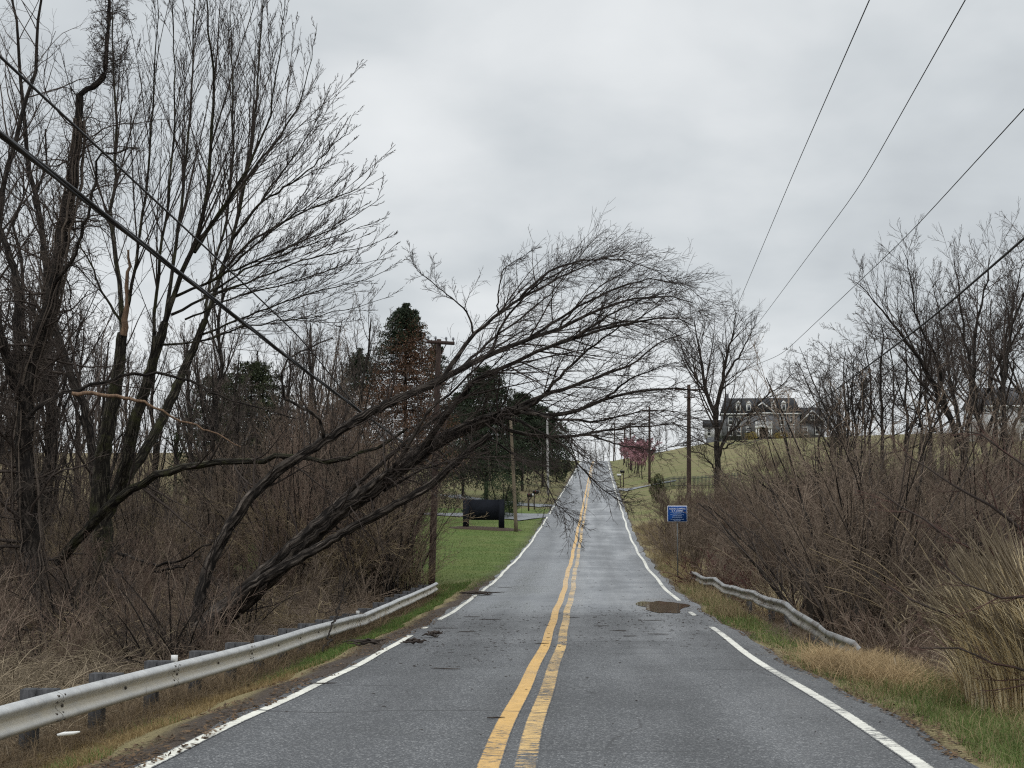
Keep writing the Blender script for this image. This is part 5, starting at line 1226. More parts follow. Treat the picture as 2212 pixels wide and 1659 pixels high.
# pink flowering trees
tr, cr = gen_tree(h=4.6, seed=91, spread=.7, nl=13, lf=.62, t0=.3, upw=.05, rmin=.014)
g2 = np.random.default_rng(92)
tips = np.concatenate([a[0].reshape(-1, 3) for a in cr]); c = tips[g2.integers(0, len(tips), 5200)] + g2.normal(size=(5200, 3)) * .07; c = c[c[:, 2] > 1.5]
V, Q = leafquads(c, .15, g2); k = g2.random(len(c))[:, None]
col = np.repeat(np.array([.32, .15, .175]) * (1 - k) + np.array([.56, .33, .36]) * k, 4, 0)
lab_p = 'small round pink flowering tree in the row along the hillside'; grp_p = 'row of pink flowering trees'
pk = tree_thing('flowering_tree', (0, 0, 0), tr, cr, M_bark, M_twigd, lab_p, 'tree', grp_p, np.random.default_rng(1))
obj('blossom', raw_mesh('blossom', V, [Q], M_leaf, False, {'col': col}), pk)
for i, (px, Y) in enumerate(((1387, 190), (1381, 198), (1376, 207), (1371, 217), (1365, 228), (1359, 240), (1353, 254), (1347, 268), (1402, 205), (1393, 222))):
    if i == 0: pk.location = gsp(px, Y)
    else: copy_thing(pk, gsp(px, Y), g.uniform(0, 6.28), g.uniform(.88, 1.12))

# ------------------------------------------------------------------ shrubs of the thickets
M_brusht = simple('straw_brown_brush', (.30, .235, .145), (.15, .115, .072), .6, .9, spec=.15, vary=.2)
M_brushd = simple('dark_brush', (.10, .080, .068), (.045, .036, .031), .6, .9, spec=.15, vary=.2)
def stems0(n, h, spread, arch, rad, g, K=8, r=.016):
    a = g.uniform(0, 2 * pi, n); b = g.uniform(0, 2 * pi, n); q = rad * np.sqrt(g.random(n)); ln = h * g.uniform(.6, 1.15, n)
    pos = np.column_stack([np.cos(b) * q, np.sin(b) * q, np.full(n, -.15)])
    le = np.minimum(np.abs(g.normal(size=n)) * spread, .85 if h < 3.5 else .52)
    d = np.column_stack([np.cos(a) * np.sin(le), np.sin(a) * np.sin(le), np.cos(le)])
    Pt = np.empty((n, K, 3)); Pt[:, 0] = pos
    for k in range(1, K):
        d = nrm(d + .07 * g.normal(size=(n, 3)) + np.array([0, 0, -arch * k / K]) + arch * .5 * np.column_stack([np.cos(a), np.sin(a), 0 * a]))
        Pt[:, k] = Pt[:, k - 1] + d * (ln / (K - 1))[:, None]
    R = r * (ln / h)[:, None] * (1 - .75 * np.linspace(0, 1, K))[None] + .003
    return Pt, R
def shrub(name, h, n, spread, arch, rad, seed, mats, label, cat, group, n2=7, n3=5, n4=3, r=.016, rmin=.0042, lf=.42, upw=.05):
    g = np.random.default_rng(seed)
    A = stems0(n, h, spread, arch, rad, g, r=r)
    b1 = grow(*A, n2, .15, .97, .6, lf, 7, .09, upw, ratio=.6, rmin=rmin * 1.4, g=g)
    b2 = grow(*b1, n3, .15, .97, .65, .5, 6, .12, upw * .6, ratio=.6, rmin=rmin, g=g)
    sets = [(*b1, 3), (*b2, 3)]
    if n4: sets.append((*grow(*b2, n4, .2, .97, .65, .5, 4, .13, upw * .5, ratio=.7, rmin=rmin * .85, g=g), 3))
    root = empty(name, label=label, cat=cat, group=group)
    obj('stems', sets_mesh('stems', [(*A, 5)], mats[0]), root)
    obj('crown', sets_mesh('crown', sets, mats[1]), root)
    return root
class Placer:
    """first use moves the thing itself, later uses copy it with its parts"""
    def __init__(s, protos): s.p = protos; s.used = [False] * len(protos)
    def put(s, k, loc, rz, sc, label=None, group=None, sq=1.0):
        k %= len(s.p)
        if not s.used[k]:
            s.used[k] = True; r = s.p[k]; r.location = loc; r.rotation_euler = (0, 0, rz); r.scale = (sc, sc, sc * sq)
            if label: r['label'] = label; r['group'] = group
            return r
        r = copy_thing(s.p[k], loc, rz, sc, label, group); r.scale = (sc, sc, sc * sq); return r
g = np.random.default_rng(101)
LT = 'tall bare brown shrub in the thicket behind the fallen tree'; GT = 'tall shrubs in the thicket behind the fallen tree'
tall = Placer([shrub('tall_shrub', 6.2, 11, .22, .03, .5, 201, (M_bark, M_brush), LT, 'shrub', GT, 9, 5, 3, r=.03, rmin=.006),
               shrub('tall_shrub', 5.4, 14, .30, .05, .6, 202, (M_brush, M_brush), LT, 'shrub', GT, 8, 5, 3, r=.024, rmin=.006),
               shrub('tall_shrub', 6.6, 9, .18, .02, .4, 203, (M_bark, M_brushr), LT, 'shrub', GT, 10, 5, 3, r=.03, rmin=.006),
               shrub('tall_shrub', 4.6, 16, .45, .12, .6, 206, (M_brusht, M_brusht), LT, 'shrub', GT, 8, 5, 2, r=.02, rmin=.006),
               shrub('tall_shrub', 6.0, 7, .35, .06, .3, 207, (M_bark, M_brushd), LT, 'shrub', GT, 11, 6, 3, r=.05, rmin=.006)])
n = 0
for _ in range(4000):
    Y = g.uniform(43, 84); px = g.uniform(-40, 935) if Y < 60 else g.uniform(-40, 880 - (Y - 60) * 4)
    X = at_ground(px, Y)[0]
    if X > -6.3 - max(0, Y - 51) * .3: continue
    if px < 420 and g.random() < .5: continue
    tall.put(int(g.integers(5)), np.array([X, Y, gz(X, Y)]), g.uniform(0, 6.28), g.uniform(.7, 1.12) * (1.0 if px > 400 else .72) * (1 if Y > 52 else .85), sq=1.0)
    n += 1
    if n >= 150: break
LS = 'thin upright sapling clump in the wood behind the fallen tree'; GS = 'sapling clumps in the wood behind the fallen tree'
sap = Placer([shrub('sapling_clump', 9.5, 6, .13, .01, .5, 204, (M_bark, M_twigd), LS, 'sapling', GS, 12, 5, 3, r=.04, rmin=.0065, lf=.24, upw=.12),
              shrub('sapling_clump', 8.0, 7, .16, .02, .5, 205, (M_twigd, M_brush), LS, 'sapling', GS, 12, 5, 3, r=.034, rmin=.0065, lf=.26, upw=.10)])
for px, Y, k, sc in ((852, 47, 0, .8), (880, 48.5, 2, .72), (905, 49, 1, .62), (868, 51, 4, .95), (835, 50, 2, 1.0), (896, 47, 3, .6)):
    p = spot(px, Y); tall.put(k, p, px * .7, sc)
n = 0
for _ in range(3000):
    Y = g.uniform(50, 92); px = g.uniform(-30, 850 - max(0, Y - 60) * 2); X = at_ground(px, Y)[0]
    if X > -9: continue
    sap.put(int(g.integers(2)), np.array([X, Y, gz(X, Y)]), g.uniform(0, 6.28), g.uniform(.75, 1.15)); n += 1
    if n >= 30: break
LB = 'waist-high bare brown bush in the undergrowth around the fallen trunk'; GB = 'low bushes around the fallen trunk'
low_ = Placer([shrub('bare_bush', 2.4, 15, .5, .10, .4, 211, (M_brush, M_brush), LB, 'shrub', GB, 7, 5, 2),
               shrub('bare_bush', 2.0, 18, .6, .14, .5, 212, (M_brushr, M_brush), LB, 'shrub', GB, 6, 5, 2),
               shrub('bare_bush', 2.7, 13, .42, .08, .35, 213, (M_brush, M_brushr), LB, 'shrub', GB, 8, 5, 2),
               shrub('bare_bush', 1.8, 22, .8, .26, .5, 214, (M_brusht, M_brusht), LB, 'shrub', GB, 5, 4, 2),
               shrub('bare_bush', 2.6, 9, .5, .10, .3, 215, (M_bark, M_brushd), LB, 'shrub', GB, 9, 6, 3, r=.026)])
n = 0
for _ in range(4000):
    Y = g.uniform(27, 48); px = g.uniform(-60, 935); X = at_ground(px, Y)[0]
    if X > -6.7 - (0 if Y > 40 else .4): continue
    if X > -8 and Y < 34 and g.random() < .6: continue
    low_.put(int(g.integers(5)), np.array([X, Y, gz(X, Y)]), g.uniform(0, 6.28), g.uniform(.6, 1.05)); n += 1
    if n >= 125: break
LC = 'tangle of tan arching brambles behind the near end of the long guardrail'; GC = 'tan brambles behind the near guardrail'
cane = Placer([shrub('bramble', 1.7, 38, .75, .30, .6, 221, (M_cane, M_cane), LC, 'bramble', GC, 4, 3, 0, r=.007, rmin=.0032, lf=.4, upw=-.03),
               shrub('bramble', 1.4, 44, .9, .34, .7, 222, (M_cane, M_cane), LC, 'bramble', GC, 4, 3, 0, r=.006, rmin=.003, lf=.4, upw=-.04)])
n = 0
for _ in range(3000):
    Y = g.uniform(13, 29); px = g.uniform(-60, 290 - (29 - Y) * 8); X = at_ground(px, Y)[0]
    if X > -6.6 or X < -14: continue
    cane.put(n, np.array([X, Y, gz(X, Y)]), g.uniform(0, 6.28), g.uniform(.75, 1.2)); n += 1
    if n >= 46: break
LC2 = 'thin brown bramble in the dead leaves behind the middle of the long guardrail'; GC2 = 'brown brambles behind the middle of the guardrail'
cane2 = Placer([shrub('bramble', 1.7, 26, .8, .28, .6, 223, (M_brush, M_brush), LC2, 'bramble', GC2, 4, 4, 0, r=.007, rmin=.0036, lf=.4, upw=-.02)])
n = 0
for _ in range(3000):
    Y = g.uniform(17, 42); X = g.uniform(-11.5, -6.35)
    if (X + .30 * Y) < .0 and Y < 25: continue
    cane2.put(0, np.array([X, Y, gz(X, Y)]), g.uniform(0, 6.28), g.uniform(.55, 1.0)); n += 1
    if n >= 52: break

LW = 'thin dead weed stems growing up in front of the crumpled guardrail'; GW = 'dead weeds in front of the crumpled guardrail'
for k in range(15):
    y = 24 + 25 * g.random(); q = right_ctr(y); x = q[0] - g.uniform(.12, .4)
    r_ = copy_thing(cane2.p[0], np.array([x, y, gz(x, y)]), g.uniform(0, 6.28), g.uniform(.20, .42), LW, GW)
# right hand thickets
LR1 = 'rounded brown bush in the mass of brush behind the blue notice'; GR1 = 'brush behind the blue notice'
rb = Placer([shrub('brush_bush', 3.0, 20, .5, .08, .5, 231, (M_brush, M_brush), LR1, 'shrub', GR1, 8, 6, 3, rmin=.0062),
             shrub('brush_bush', 2.7, 22, .55, .10, .55, 232, (M_brush, M_brushr), LR1, 'shrub', GR1, 8, 6, 3, rmin=.0062),
             shrub('brush_bush', 2.6, 20, .6, .16, .5, 233, (M_brusht, M_brush), LR1, 'shrub', GR1, 7, 6, 3, rmin=.0062)])
n = 0
for _ in range(4000):
    Y = g.uniform(54, 100); X = g.uniform(3.9, 17); px = 1267 + 3000 * X / Y
    if px < 1432 + max(0, 80 - Y) * .9 or X < 3.9 + (1.0 if Y < 58 else 0): continue
    rb.put(int(g.integers(3)), np.array([X, Y, gz(X, Y)]), g.uniform(0, 6.28), g.uniform(.72, 1.1)); n += 1
    if n >= 74: break
LR2 = 'tall many-stemmed bare shrub rising from the hollow behind the crumpled guardrail'; GR2 = 'tall shrubs behind the crumpled guardrail'
rt = Placer([shrub('hollow_shrub', 5.2, 15, .42, .05, .45, 241, (M_brushd, M_brush), LR2, 'shrub', GR2, 8, 5, 3, r=.026, rmin=.005),
             shrub('hollow_shrub', 4.6, 17, .5, .07, .5, 242, (M_brushr, M_brushr), LR2, 'shrub', GR2, 8, 5, 3, r=.022, rmin=.005),
             shrub('hollow_shrub', 5.6, 12, .36, .04, .4, 243, (M_bark, M_brush), LR2, 'shrub', GR2, 9, 5, 3, r=.028, rmin=.005),
             shrub('hollow_shrub', 4.2, 20, .6, .14, .6, 244, (M_brusht, M_brush), LR2, 'shrub', GR2, 6, 5, 3, r=.018, rmin=.005),
             shrub('hollow_shrub', 5.4, 8, .45, .06, .3, 245, (M_bark, M_brushd), LR2, 'shrub', GR2, 11, 6, 3, r=.05, rmin=.005)])
n = 0
for _ in range(4000):
    Y = g.uniform(31, 66); X = g.uniform(5.4, 22); px = 1267 + 3000 * X / Y
    if px > 2290 or px < 1620: continue
    if px < 1700 and Y < 45: continue
    rt.put(int(g.integers(5)), np.array([X, Y, gz(X, Y)]), g.uniform(0, 6.28), g.uniform(.8, 1.25) * (.85 if px < 1740 else 1)); n += 1
    if n >= 58: break
p = spot(1815, 33); rt.put(0, p, 1.0, 1.08)
LH = 'low scrubby bush dotted over the grassy hill below the mansion'; GH = 'scrub bushes on the grassy hill'
n = 0
for _ in range(2000):
    Y = g.uniform(105, 185); px = g.uniform(1560, 2230); X = at_ground(px, Y)[0]
    if g.random() > .25 + .75 * sstep(px, 1560, 1700) or (Y > 240 and g.random() < .5): continue
    copy_thing((rb.p + rt.p)[int(g.integers(8))], np.array([X, Y, gz(X, Y)]), g.uniform(0, 6.28), g.uniform(.35, .8) * (1 if px > 1640 else .6), LH, GH); n += 1
    if n >= 42: break
LR3 = 'low bare thorn bush close behind the crumpled guardrail'; GR3 = 'low thorn bushes along the crumpled guardrail'
rl = Placer([shrub('thorn_bush', 1.9, 20, .62, .14, .5, 251, (M_brush, M_brushr), LR3, 'shrub', GR3, 6, 5, 2, rmin=.0042),
             shrub('thorn_bush', 1.6, 22, .7, .16, .5, 252, (M_brushr, M_brush), LR3, 'shrub', GR3, 6, 5, 2, rmin=.0042)])
n = 0
for _ in range(4000):
    Y = g.uniform(19, 52); X = g.uniform(4.6, 13); px = 1267 + 3000 * X / Y
    if px > 2280 or X < np.interp(Y, [19, 24, 30, 36, 45, 52], [5.9, 5.4, 5.2, 5.1, 4.6, 4.3]): continue
    if Y < 30 and X > 8.5: continue
    rl.put(int(g.integers(2)), np.array([X, Y, gz(X, Y)]), g.uniform(0, 6.28), g.uniform(.6, 1.05)); n += 1
    if n >= 64: break
red = shrub('red_bush', 1.5, 30, .7, .12, .5, 261, (M_brushr, simple('dark_red_twig', (.15, .065, .058), (.085, .04, .036), 1, .9, spec=.15)), 'dark red twiggy bush at the far end of the crumpled guardrail, nearer the notice', 'shrub', None, 7, 5, 3, rmin=.005)
red.location = spot(1545, 49); red.scale = (1.35, 1.35, 1.25)
r2 = copy_thing(red, spot(1600, 45), 2.0, .95, 'dark red twiggy bush lying over the middle of the crumpled guardrail')
# red-brown branches that reach in from beside the picture edge
g = np.random.default_rng(301)
M_rtwig = simple('red_brown_twig', (.12, .07, .058), (.06, .036, .031), 1, .9, spec=.15)
AR = [stem([(2420, 1330, 17), (2300, 1200, 17), (2180, 1120, 17), (2060, 1050, 17.2), (1960, 985, 17.4)], 12, .022, .005, .02),
      stem([(2420, 1360, 16.6), (2300, 1300, 16.5), (2190, 1230, 16.5), (2080, 1180, 16.5), (1970, 1110, 16.6), (1900, 1062, 16.8)], 12, .02, .005, .02),
      stem([(2420, 1380, 16), (2290, 1390, 16), (2160, 1370, 16), (2040, 1320, 16.2), (1920, 1268, 16.6)], 12, .018, .005, .02),
      stem([(2420, 1280, 17.5), (2310, 1120, 17.5), (2220, 1010, 17.6), (2150, 960, 17.8), (2080, 930, 18)], 12, .02, .005, .02),
      stem([(2420, 1400, 15.6), (2300, 1470, 15.5), (2170, 1440, 15.5), (2060, 1400, 15.6), (1985, 1400, 15.8)], 12, .016, .004, .02),
      stem([(2420, 1300, 16.2), (2330, 1180, 16), (2260, 1060, 16), (2230, 900, 16.2)], 12, .02, .005, .02),
      stem([(2420, 1340, 15.4), (2320, 1260, 15.2), (2200, 1290, 15.2), (2100, 1270, 15.3), (2010, 1200, 15.4)], 12, .016, .004, .02)]
a = np.concatenate([x[0] for x in AR]); r = np.concatenate([x[1] for x in AR])
gb = at_ground(2420, 16.5); gb[2] = gz(gb[0], gb[1])
trk = polyline([gb, (gb + P(2420, 1330, 16.5)) / 2 + [.05, 0, 0], P(2420, 1330, 16.5), P(2440, 1150, 16.5), P(2460, 900, 16.5)], 14, .07, .03, .01, g)
b1 = grow(a, r * 1.7, 9, .15, .98, .55, .34, 8, .07, .04, ratio=.6, rmin=.0042, g=g)
b2 = grow(*b1, 5, .15, .97, .6, .5, 6, .1, .03, ratio=.6, rmin=.0032, g=g)
b3 = grow(*b2, 3, .15, .97, .6, .5, 4, .1, .03, ratio=.6, rmin=.0026, g=g)
tree_thing('roadside_sapling', gb, [(trk[0], trk[1], 8), (a, r * 1.7, 6)], [(*b1, 4), (*b2, 3), (*b3, 3)], M_twig, M_rtwig, 'red-brown sapling whose bare branches reach in over the dry reed clump', 'tree', g=g)

# broken trunk and old stump in the hollow
A = stem([(1850, 1335, 34), (1868, 1305, 34), (1880, 1272, 34), (1894, 1240, 34)], 14, .20, .16, .02)
V, Qd = rough_tubes(*A, 14, .14, g); kk = 13 * 14; T = np.array([[kk, kk + i, kk + i + 1] for i in range(1, 13)])
obj('snapped_tree', raw_mesh('snapped_tree', V, [Qd, T], M_bark, True), label='short snapped trunk leaning in the hollow behind the crumpled guardrail', cat='tree')
for px, Y, h, lb in ((1752, 35, 1.5, 'rotten dark stump standing in the shrubs behind the crumpled guardrail, nearer the road'), (1786, 36, 1.3, 'rotten dark stump behind the crumpled guardrail, next to the snapped trunk')):
    b0 = spot(px, Y, -.2); A = polyline([b0, b0 + [.05, 0, h * .5], b0 + [.02, 0, h + .6]], 12, .2, .15, .02, g)
    V, Qd = rough_tubes(*A, 14, .2, g); kk = 11 * 14
    obj('stump', raw_mesh('stump', V - b0, [Qd, np.array([[kk, kk + i, kk + i + 1] for i in range(1, 13)])], M_bark, True), loc=b0, label=lb, cat='stump')
single('dead_stalk', [(1932, 1432, 20), (1945, 1370, 20), (1955, 1310, 20), (1966, 1262, 20), (1980, 1250, 20)], .012, .004, M_cane, 'tall pale dead weed stalk standing before the thorn bushes', 'stalk', 4, mc=M_cane, lf=.2, rough=0)

# ------------------------------------------------------------------ grasses
def blades(pos, h, w, lean, col, g, lv=(0, .4, .75), az=None, pw=2):
    n = len(pos); az = g.uniform(0, 2 * pi, n) if az is None else az
    d = np.column_stack([np.cos(az), np.sin(az), 0 * az]); tw = az + pi / 2 + g.normal(size=n) * .5
    sd = np.column_stack([np.cos(tw), np.sin(tw), 0 * az])
    rows = []
    for s in lv:
        c = pos + d * (h * lean * s ** pw)[:, None]; c[:, 2] += h * (s - .42 * np.minimum(lean, 1.6) * s ** pw)
        ww = sd * (w * (1 - s) ** .5 * .5)[:, None]; rows += [c - ww, c + ww]
    c = pos + d * (h * lean)[:, None]; c[:, 2] += h * (1 - .42 * np.minimum(lean, 1.6)); rows.append(c)
    V = np.stack(rows, 1); k = V.shape[1]; i = np.arange(n)[:, None] * k
    L = len(lv)
    Q = np.concatenate([i + np.array([[2 * j, 2 * j + 1, 2 * j + 3, 2 * j + 2]]) for j in range(L - 1)])
    T = i + np.array([[2 * L - 2, 2 * L - 1, 2 * L]])
    return V.reshape(-1, 3), Q, T, np.repeat(col, k, 0)
def blade_obj(name, parts, mat, parent=None, off=(0, 0, 0), **kw):
    V = []; Q = []; T = []; C = []; n = 0
    for v, q, t_, c in parts:
        V.append(v - np.asarray(off)); Q.append(q + n); T.append(t_ + n); C.append(c); n += len(v)
    return obj(name, raw_mesh(name, np.concatenate(V), [np.concatenate(Q), np.concatenate(T)], mat, False, {'col': np.concatenate(C)}), parent, **kw)
GREEN = (np.array([.070, .115, .028]), np.array([.16, .20, .065])); STRAW = (np.array([.20, .15, .075]), np.array([.42, .34, .19])); DEAD = (np.array([.085, .062, .040]), np.array([.22, .16, .10]))
def lerp(pair, k): return pair[0] * (1 - k)[:, None] + pair[1] * k[:, None]
def scatter(n, ylo, yhi, ulo, uhi, side, g, near=1.6):
    Y = ylo + (yhi - ylo) * g.random(n) ** near; u = ulo + (uhi - ulo) * g.random(n)
    X = edgeR(Y) + u if side > 0 else edgeL(Y) - u
    return X, Y, u
g = np.random.default_rng(401)
# right verge: green tufts with straw
X, Y, u = scatter(74000, 9.3, 62, .0, 2.6, 1, g, 2.1)
tuft = vnoise(X, Y, .22, 3) * .6 + vnoise(X, Y, .8, 4) * .4
edge_n = .03 + .22 * vnoise(X * 0, Y, .9, 8)
kp = (u > edge_n) & (g.random(len(X)) < np.clip((tuft - .16) * 2.8, .14, 1) * (1 - .65 * sstep(u, 1.5, 2.6)))
X, Y, u, tuft = X[kp], Y[kp], u[kp], tuft[kp]
gr = vnoise(X, Y, 1.1, 6) * .6 + vnoise(X, Y, 3.5, 7) * .5 - .42 * sstep(u, .7, 1.7) - .45 * sstep(Y, 28, 42) + .28 + .25 * (1 - sstep(Y, 10, 15))
isg = g.random(len(X)) < np.clip(gr * 1.6, .06, .9)
k = g.random(len(X)); col = np.where(isg[:, None], lerp(GREEN, k), lerp(STRAW, k * .8))
h = np.where(isg, g.uniform(.06, .20, len(X)), g.uniform(.08, .30, len(X))) * (.55 + .75 * tuft) * (.6 + .8 * sstep(u, .1, .8)) * (1 - .8 * sstep(u, .85, 1.2) * sstep(Y, 23, 26)) * (1 + .5 * sstep(Y, 28, 40))
pos = np.column_stack([X, Y, ground_z(X, Y) - .01])
blade_obj('verge_grass', [blades(pos, h, .006 + .006 * sstep(Y, 12, 35), g.uniform(.2, 1.3, len(X)), col, g)], M_blade, kind='stuff', label='green and straw grass along the verge by the crumpled guardrail', cat='grass')
# tan weeds on the right shoulder further on
X, Y, u = scatter(15000, 33, 100, .15, 2.0, 1, g, 1.1)
pos = np.column_stack([X, Y, ground_z(X, Y) - .02]); k = g.random(len(X))
kp = (vnoise(X, Y, 1.2, 14) > .25) & ((u < .85) | (Y > 50)); pos = pos[kp]; k = k[kp]; u = u[kp]; Y = Y[kp]
blade_obj('dry_weeds', [blades(pos, (.22 + .5 * g.random(len(k))) * (.45 + .55 * sstep(u, .1, .9)), np.full(len(k), .013), g.uniform(.15, 1.0, len(k)), lerp((np.array([.17, .125, .07]), np.array([.36, .28, .16])), k), g)], M_blade, kind='stuff', label='tan dry weeds on the shoulder between the puddle and the notice', cat='weeds')
# left verge: short straw grass and a green stretch
X, Y, u = scatter(46000, 9, 52, .55, 1.85, -1, g, 1.7)
kp = u > .6 + .35 * vnoise(X * 0, Y, 1.3, 21); X, Y, u = X[kp], Y[kp], u[kp]
gm_ = np.clip(sstep(Y, 19, 25) * .95 + (vnoise(X, Y, 1.5, 22) - .62) * 2.2 * (1 - sstep(Y, 18, 22)), 0, .92) * (1 - .35 * sstep(u, 1.3, 1.8))
isg = g.random(len(X)) < gm_; k = g.random(len(X))
col = np.where(isg[:, None], lerp((np.array([.055, .10, .022]), np.array([.13, .185, .05])), k), lerp((np.array([.15, .10, .045]), np.array([.36, .265, .13])), k))
h = g.uniform(.035, .12, len(X)) * np.where(isg, 1.25, 1.0) * (.7 + .7 * vnoise(X, Y, .4, 23))
pos = np.column_stack([X, Y, ground_z(X, Y) - .005])
blade_obj('verge_grass', [blades(pos, h, .005 + .006 * sstep(Y, 12, 35), g.uniform(.2, 1.3, len(X)), col, g)], M_blade, kind='stuff', label='short straw grass turning green along the long guardrail', cat='grass')
# matted dead grass below and behind the left guardrail, and in the thicket
X, Y, u = scatter(30000, 9, 48, 1.45, 4.2, -1, g, 1.5); k = g.random(len(X))
pos = np.column_stack([X, Y, ground_z(X, Y) + .02 * g.random(len(X))])
p1 = blades(pos, g.uniform(.15, .55, len(X)), .006 + .006 * sstep(Y, 12, 35), g.uniform(.5, 2.2, len(X)), lerp((np.array([.075, .053, .034]), np.array([.24, .175, .105])), k), g)
Y = g.uniform(16, 56, 26000); X = -4.5 - g.uniform(1, 1, 26000) - Y * .34 * g.random(26000); kp = X < -6.2; X, Y = X[kp], Y[kp]; k = g.random(len(X))
pos = np.column_stack([X, Y, ground_z(X, Y)])
p2 = blades(pos, g.uniform(.2, .8, len(X)), np.full(len(X), .013), g.uniform(.3, 1.8, len(X)), lerp((np.array([.075, .055, .038]), np.array([.21, .155, .10])), k), g)
blade_obj('dead_grass', [p1, p2], M_blade, kind='stuff', label='matted dead grass under the long guardrail and through the thicket', cat='grass')
Y = g.uniform(17, 60, 20000); X = 4.6 + Y * .27 * g.random(20000); k = g.random(len(X)); pos = np.column_stack([X, Y, ground_z(X, Y)])
blade_obj('dead_grass', [blades(pos, g.uniform(.15, .6, len(X)), np.full(len(X), .011), g.uniform(.3, 1.8, len(X)), lerp(DEAD, k), g)], M_blade, kind='stuff', label='dull dead grass in the hollow behind the crumpled guardrail', cat='grass')
# tan mat spilling over the sunken end of the crumpled guardrail
Y = g.normal(20.9, 1.15, 9000); X = 4.0 + g.normal(size=9000) * .30; k = g.random(9000); pos = np.column_stack([X, Y, ground_z(X, Y) - .02])
blade_obj('dry_grass_mat', [blades(pos, g.uniform(.2, .55, 9000), np.full(9000, .009), g.uniform(.6, 1.8, 9000), lerp((np.array([.24, .165, .085]), np.array([.46, .34, .19])), k), g)], M_blade, kind='stuff', label='tan dead grass heaped over the sunken end of the crumpled guardrail', cat='grass')
# fallen leaves and crumbs of bark along both edges of the asphalt
n = 9000; Y = 9.5 + 45 * g.random(n) ** 1.7; sdl = g.random(n) < .55
X = np.where(sdl, edgeL(Y) + .12 - .75 * g.random(n) ** 1.2, edgeR(Y) - .10 + .45 * g.random(n) ** 1.3)
kp = vnoise(X, Y, .5, 41) * .6 + vnoise(X, Y, 1.7, 42) * .5 > .46; X, Y = X[kp], Y[kp]; n = len(X)
z = np.where((X > edgeL(Y)) & (X < edgeR(Y)), zr(Y) + .008, ground_z(X, Y) + .012)
dq = nrm(np.column_stack([g.normal(size=(n, 2)), g.normal(size=n) * .25])); uq = nrm(np.cross(dq, [0, 0, 1.])) ; uq[:, 2] += g.normal(size=n) * .25
sz = g.uniform(.012, .045, n)[:, None]; cq = np.column_stack([X, Y, z + .004])
V = np.stack([cq - dq * sz, cq + uq * sz * .45, cq + dq * sz, cq - uq * sz * .45], 1).reshape(-1, 3); V[:, 2] = np.maximum(V[:, 2], np.repeat(z, 4))
obj('leaf_litter', raw_mesh('leaf_litter', V, [np.arange(4 * n).reshape(-1, 4)], M_blade, False, {'col': np.repeat(lerp((np.array([.05, .035, .024]), np.array([.20, .13, .075])), g.random(n)), 4, 0)}), kind='stuff', label='dead leaves and bark crumbs along the crumbling edges of the asphalt', cat='litter')
# lawn
Y = 46 + 62 * g.random(42000) ** 1.25; X = edgeL(Y) - .15 - g.random(42000) * 9; k = g.random(42000); pos = np.column_stack([X, Y, ground_z(X, Y) - .01])
kp = (Y < 107) & ((X - 1045) ** 2 > 0) & (vnoise(X, Y, 2, 31) + .7 * sstep(-X, 4.2, 5) > .4); pos, k = pos[kp], k[kp]
blade_obj('lawn_grass', [blades(pos, g.uniform(.04, .10, len(k)), np.full(len(k), .014), g.uniform(.2, 1.0, len(k)), lerp((np.array([.085, .132, .032]), np.array([.15, .19, .06])), k), g)], M_blade, kind='stuff', label='mown green lawn grass around the black signboard', cat='grass')
# dry reed clumps at the right
def reeds(name, base, n, h0, h1, rad, label, seed, leanv=(.15, .85), plume=True, bias=(-.5, 0), pw=3.2):
    g = np.random.default_rng(seed)
    a = g.uniform(0, 6.28, n); q = rad * np.sqrt(g.random(n)); pos = np.column_stack([np.cos(a) * q, np.sin(a) * q, np.full(n, -.05)])
    az = np.arctan2(np.sin(a) * q + g.normal(size=n) * .3 * rad + bias[1] * rad, np.cos(a) * q + g.normal(size=n) * .3 * rad + bias[0] * rad)
    h = g.uniform(h0, h1, n) * (1 - .25 * q / rad); k = g.random(n)
    col = lerp((np.array([.68, .55, .33]), np.array([.95, .84, .60])), k)
    root = empty(name, base, label=label, cat='ornamental grass')
    blade_obj('leaves', [blades(pos, h, g.uniform(.012, .025, n), g.uniform(*leanv, n) * (.6 + .9 * q / rad), col, g, (0, .3, .5, .65, .78, .9), az, pw)], M_straw, root)
    m2 = n // 9; a2 = g.uniform(0, 6.28, m2); q2 = rad * np.sqrt(g.random(m2))
    p2 = np.column_stack([np.cos(a2) * q2, np.sin(a2) * q2, np.full(m2, -.03)])
    blade_obj('broken_leaves', [blades(p2, g.uniform(.4, 1.1, m2), g.uniform(.010, .02, m2), g.uniform(.3, .9, m2), lerp((np.array([.20, .14, .08]), np.array([.46, .35, .2])), g.random(m2)), g)], M_straw, root)
    m = int(n * .13); i = g.integers(0, n, m)
    st = np.empty((m, 6, 3)); s = np.linspace(0, 1, 6)[None]
    le = g.uniform(.1, .45, m)[:, None]; hh = (h[i] * 1.12)[:, None]
    st[..., 0] = pos[i, 0][:, None] + np.cos(az[i])[:, None] * hh * le * s ** 2; st[..., 1] = pos[i, 1][:, None] + np.sin(az[i])[:, None] * hh * le * s ** 2; st[..., 2] = hh * s * (1 - .2 * le * s)
    R = np.tile(np.array([.004, .004, .0035, .0035, .012, .004])[None], (m, 1))
    obj('stalks', sets_mesh('stalks', [(st, R, 4)], M_cane), root)
    return root
rp_ = P(2235, 1560, 16.3); rp_[2] = gz(rp_[0], rp_[1])
reeds('reed_clump', rp_, 4200, 1.2, 2.45, .74, 'big straw-coloured clump of tall dry reeds at the roadside', 501, (.06, .34), bias=(-.9, -.2), pw=3.6)
rp_ = P(2360, 1500, 17.6); rp_[2] = gz(rp_[0], rp_[1])
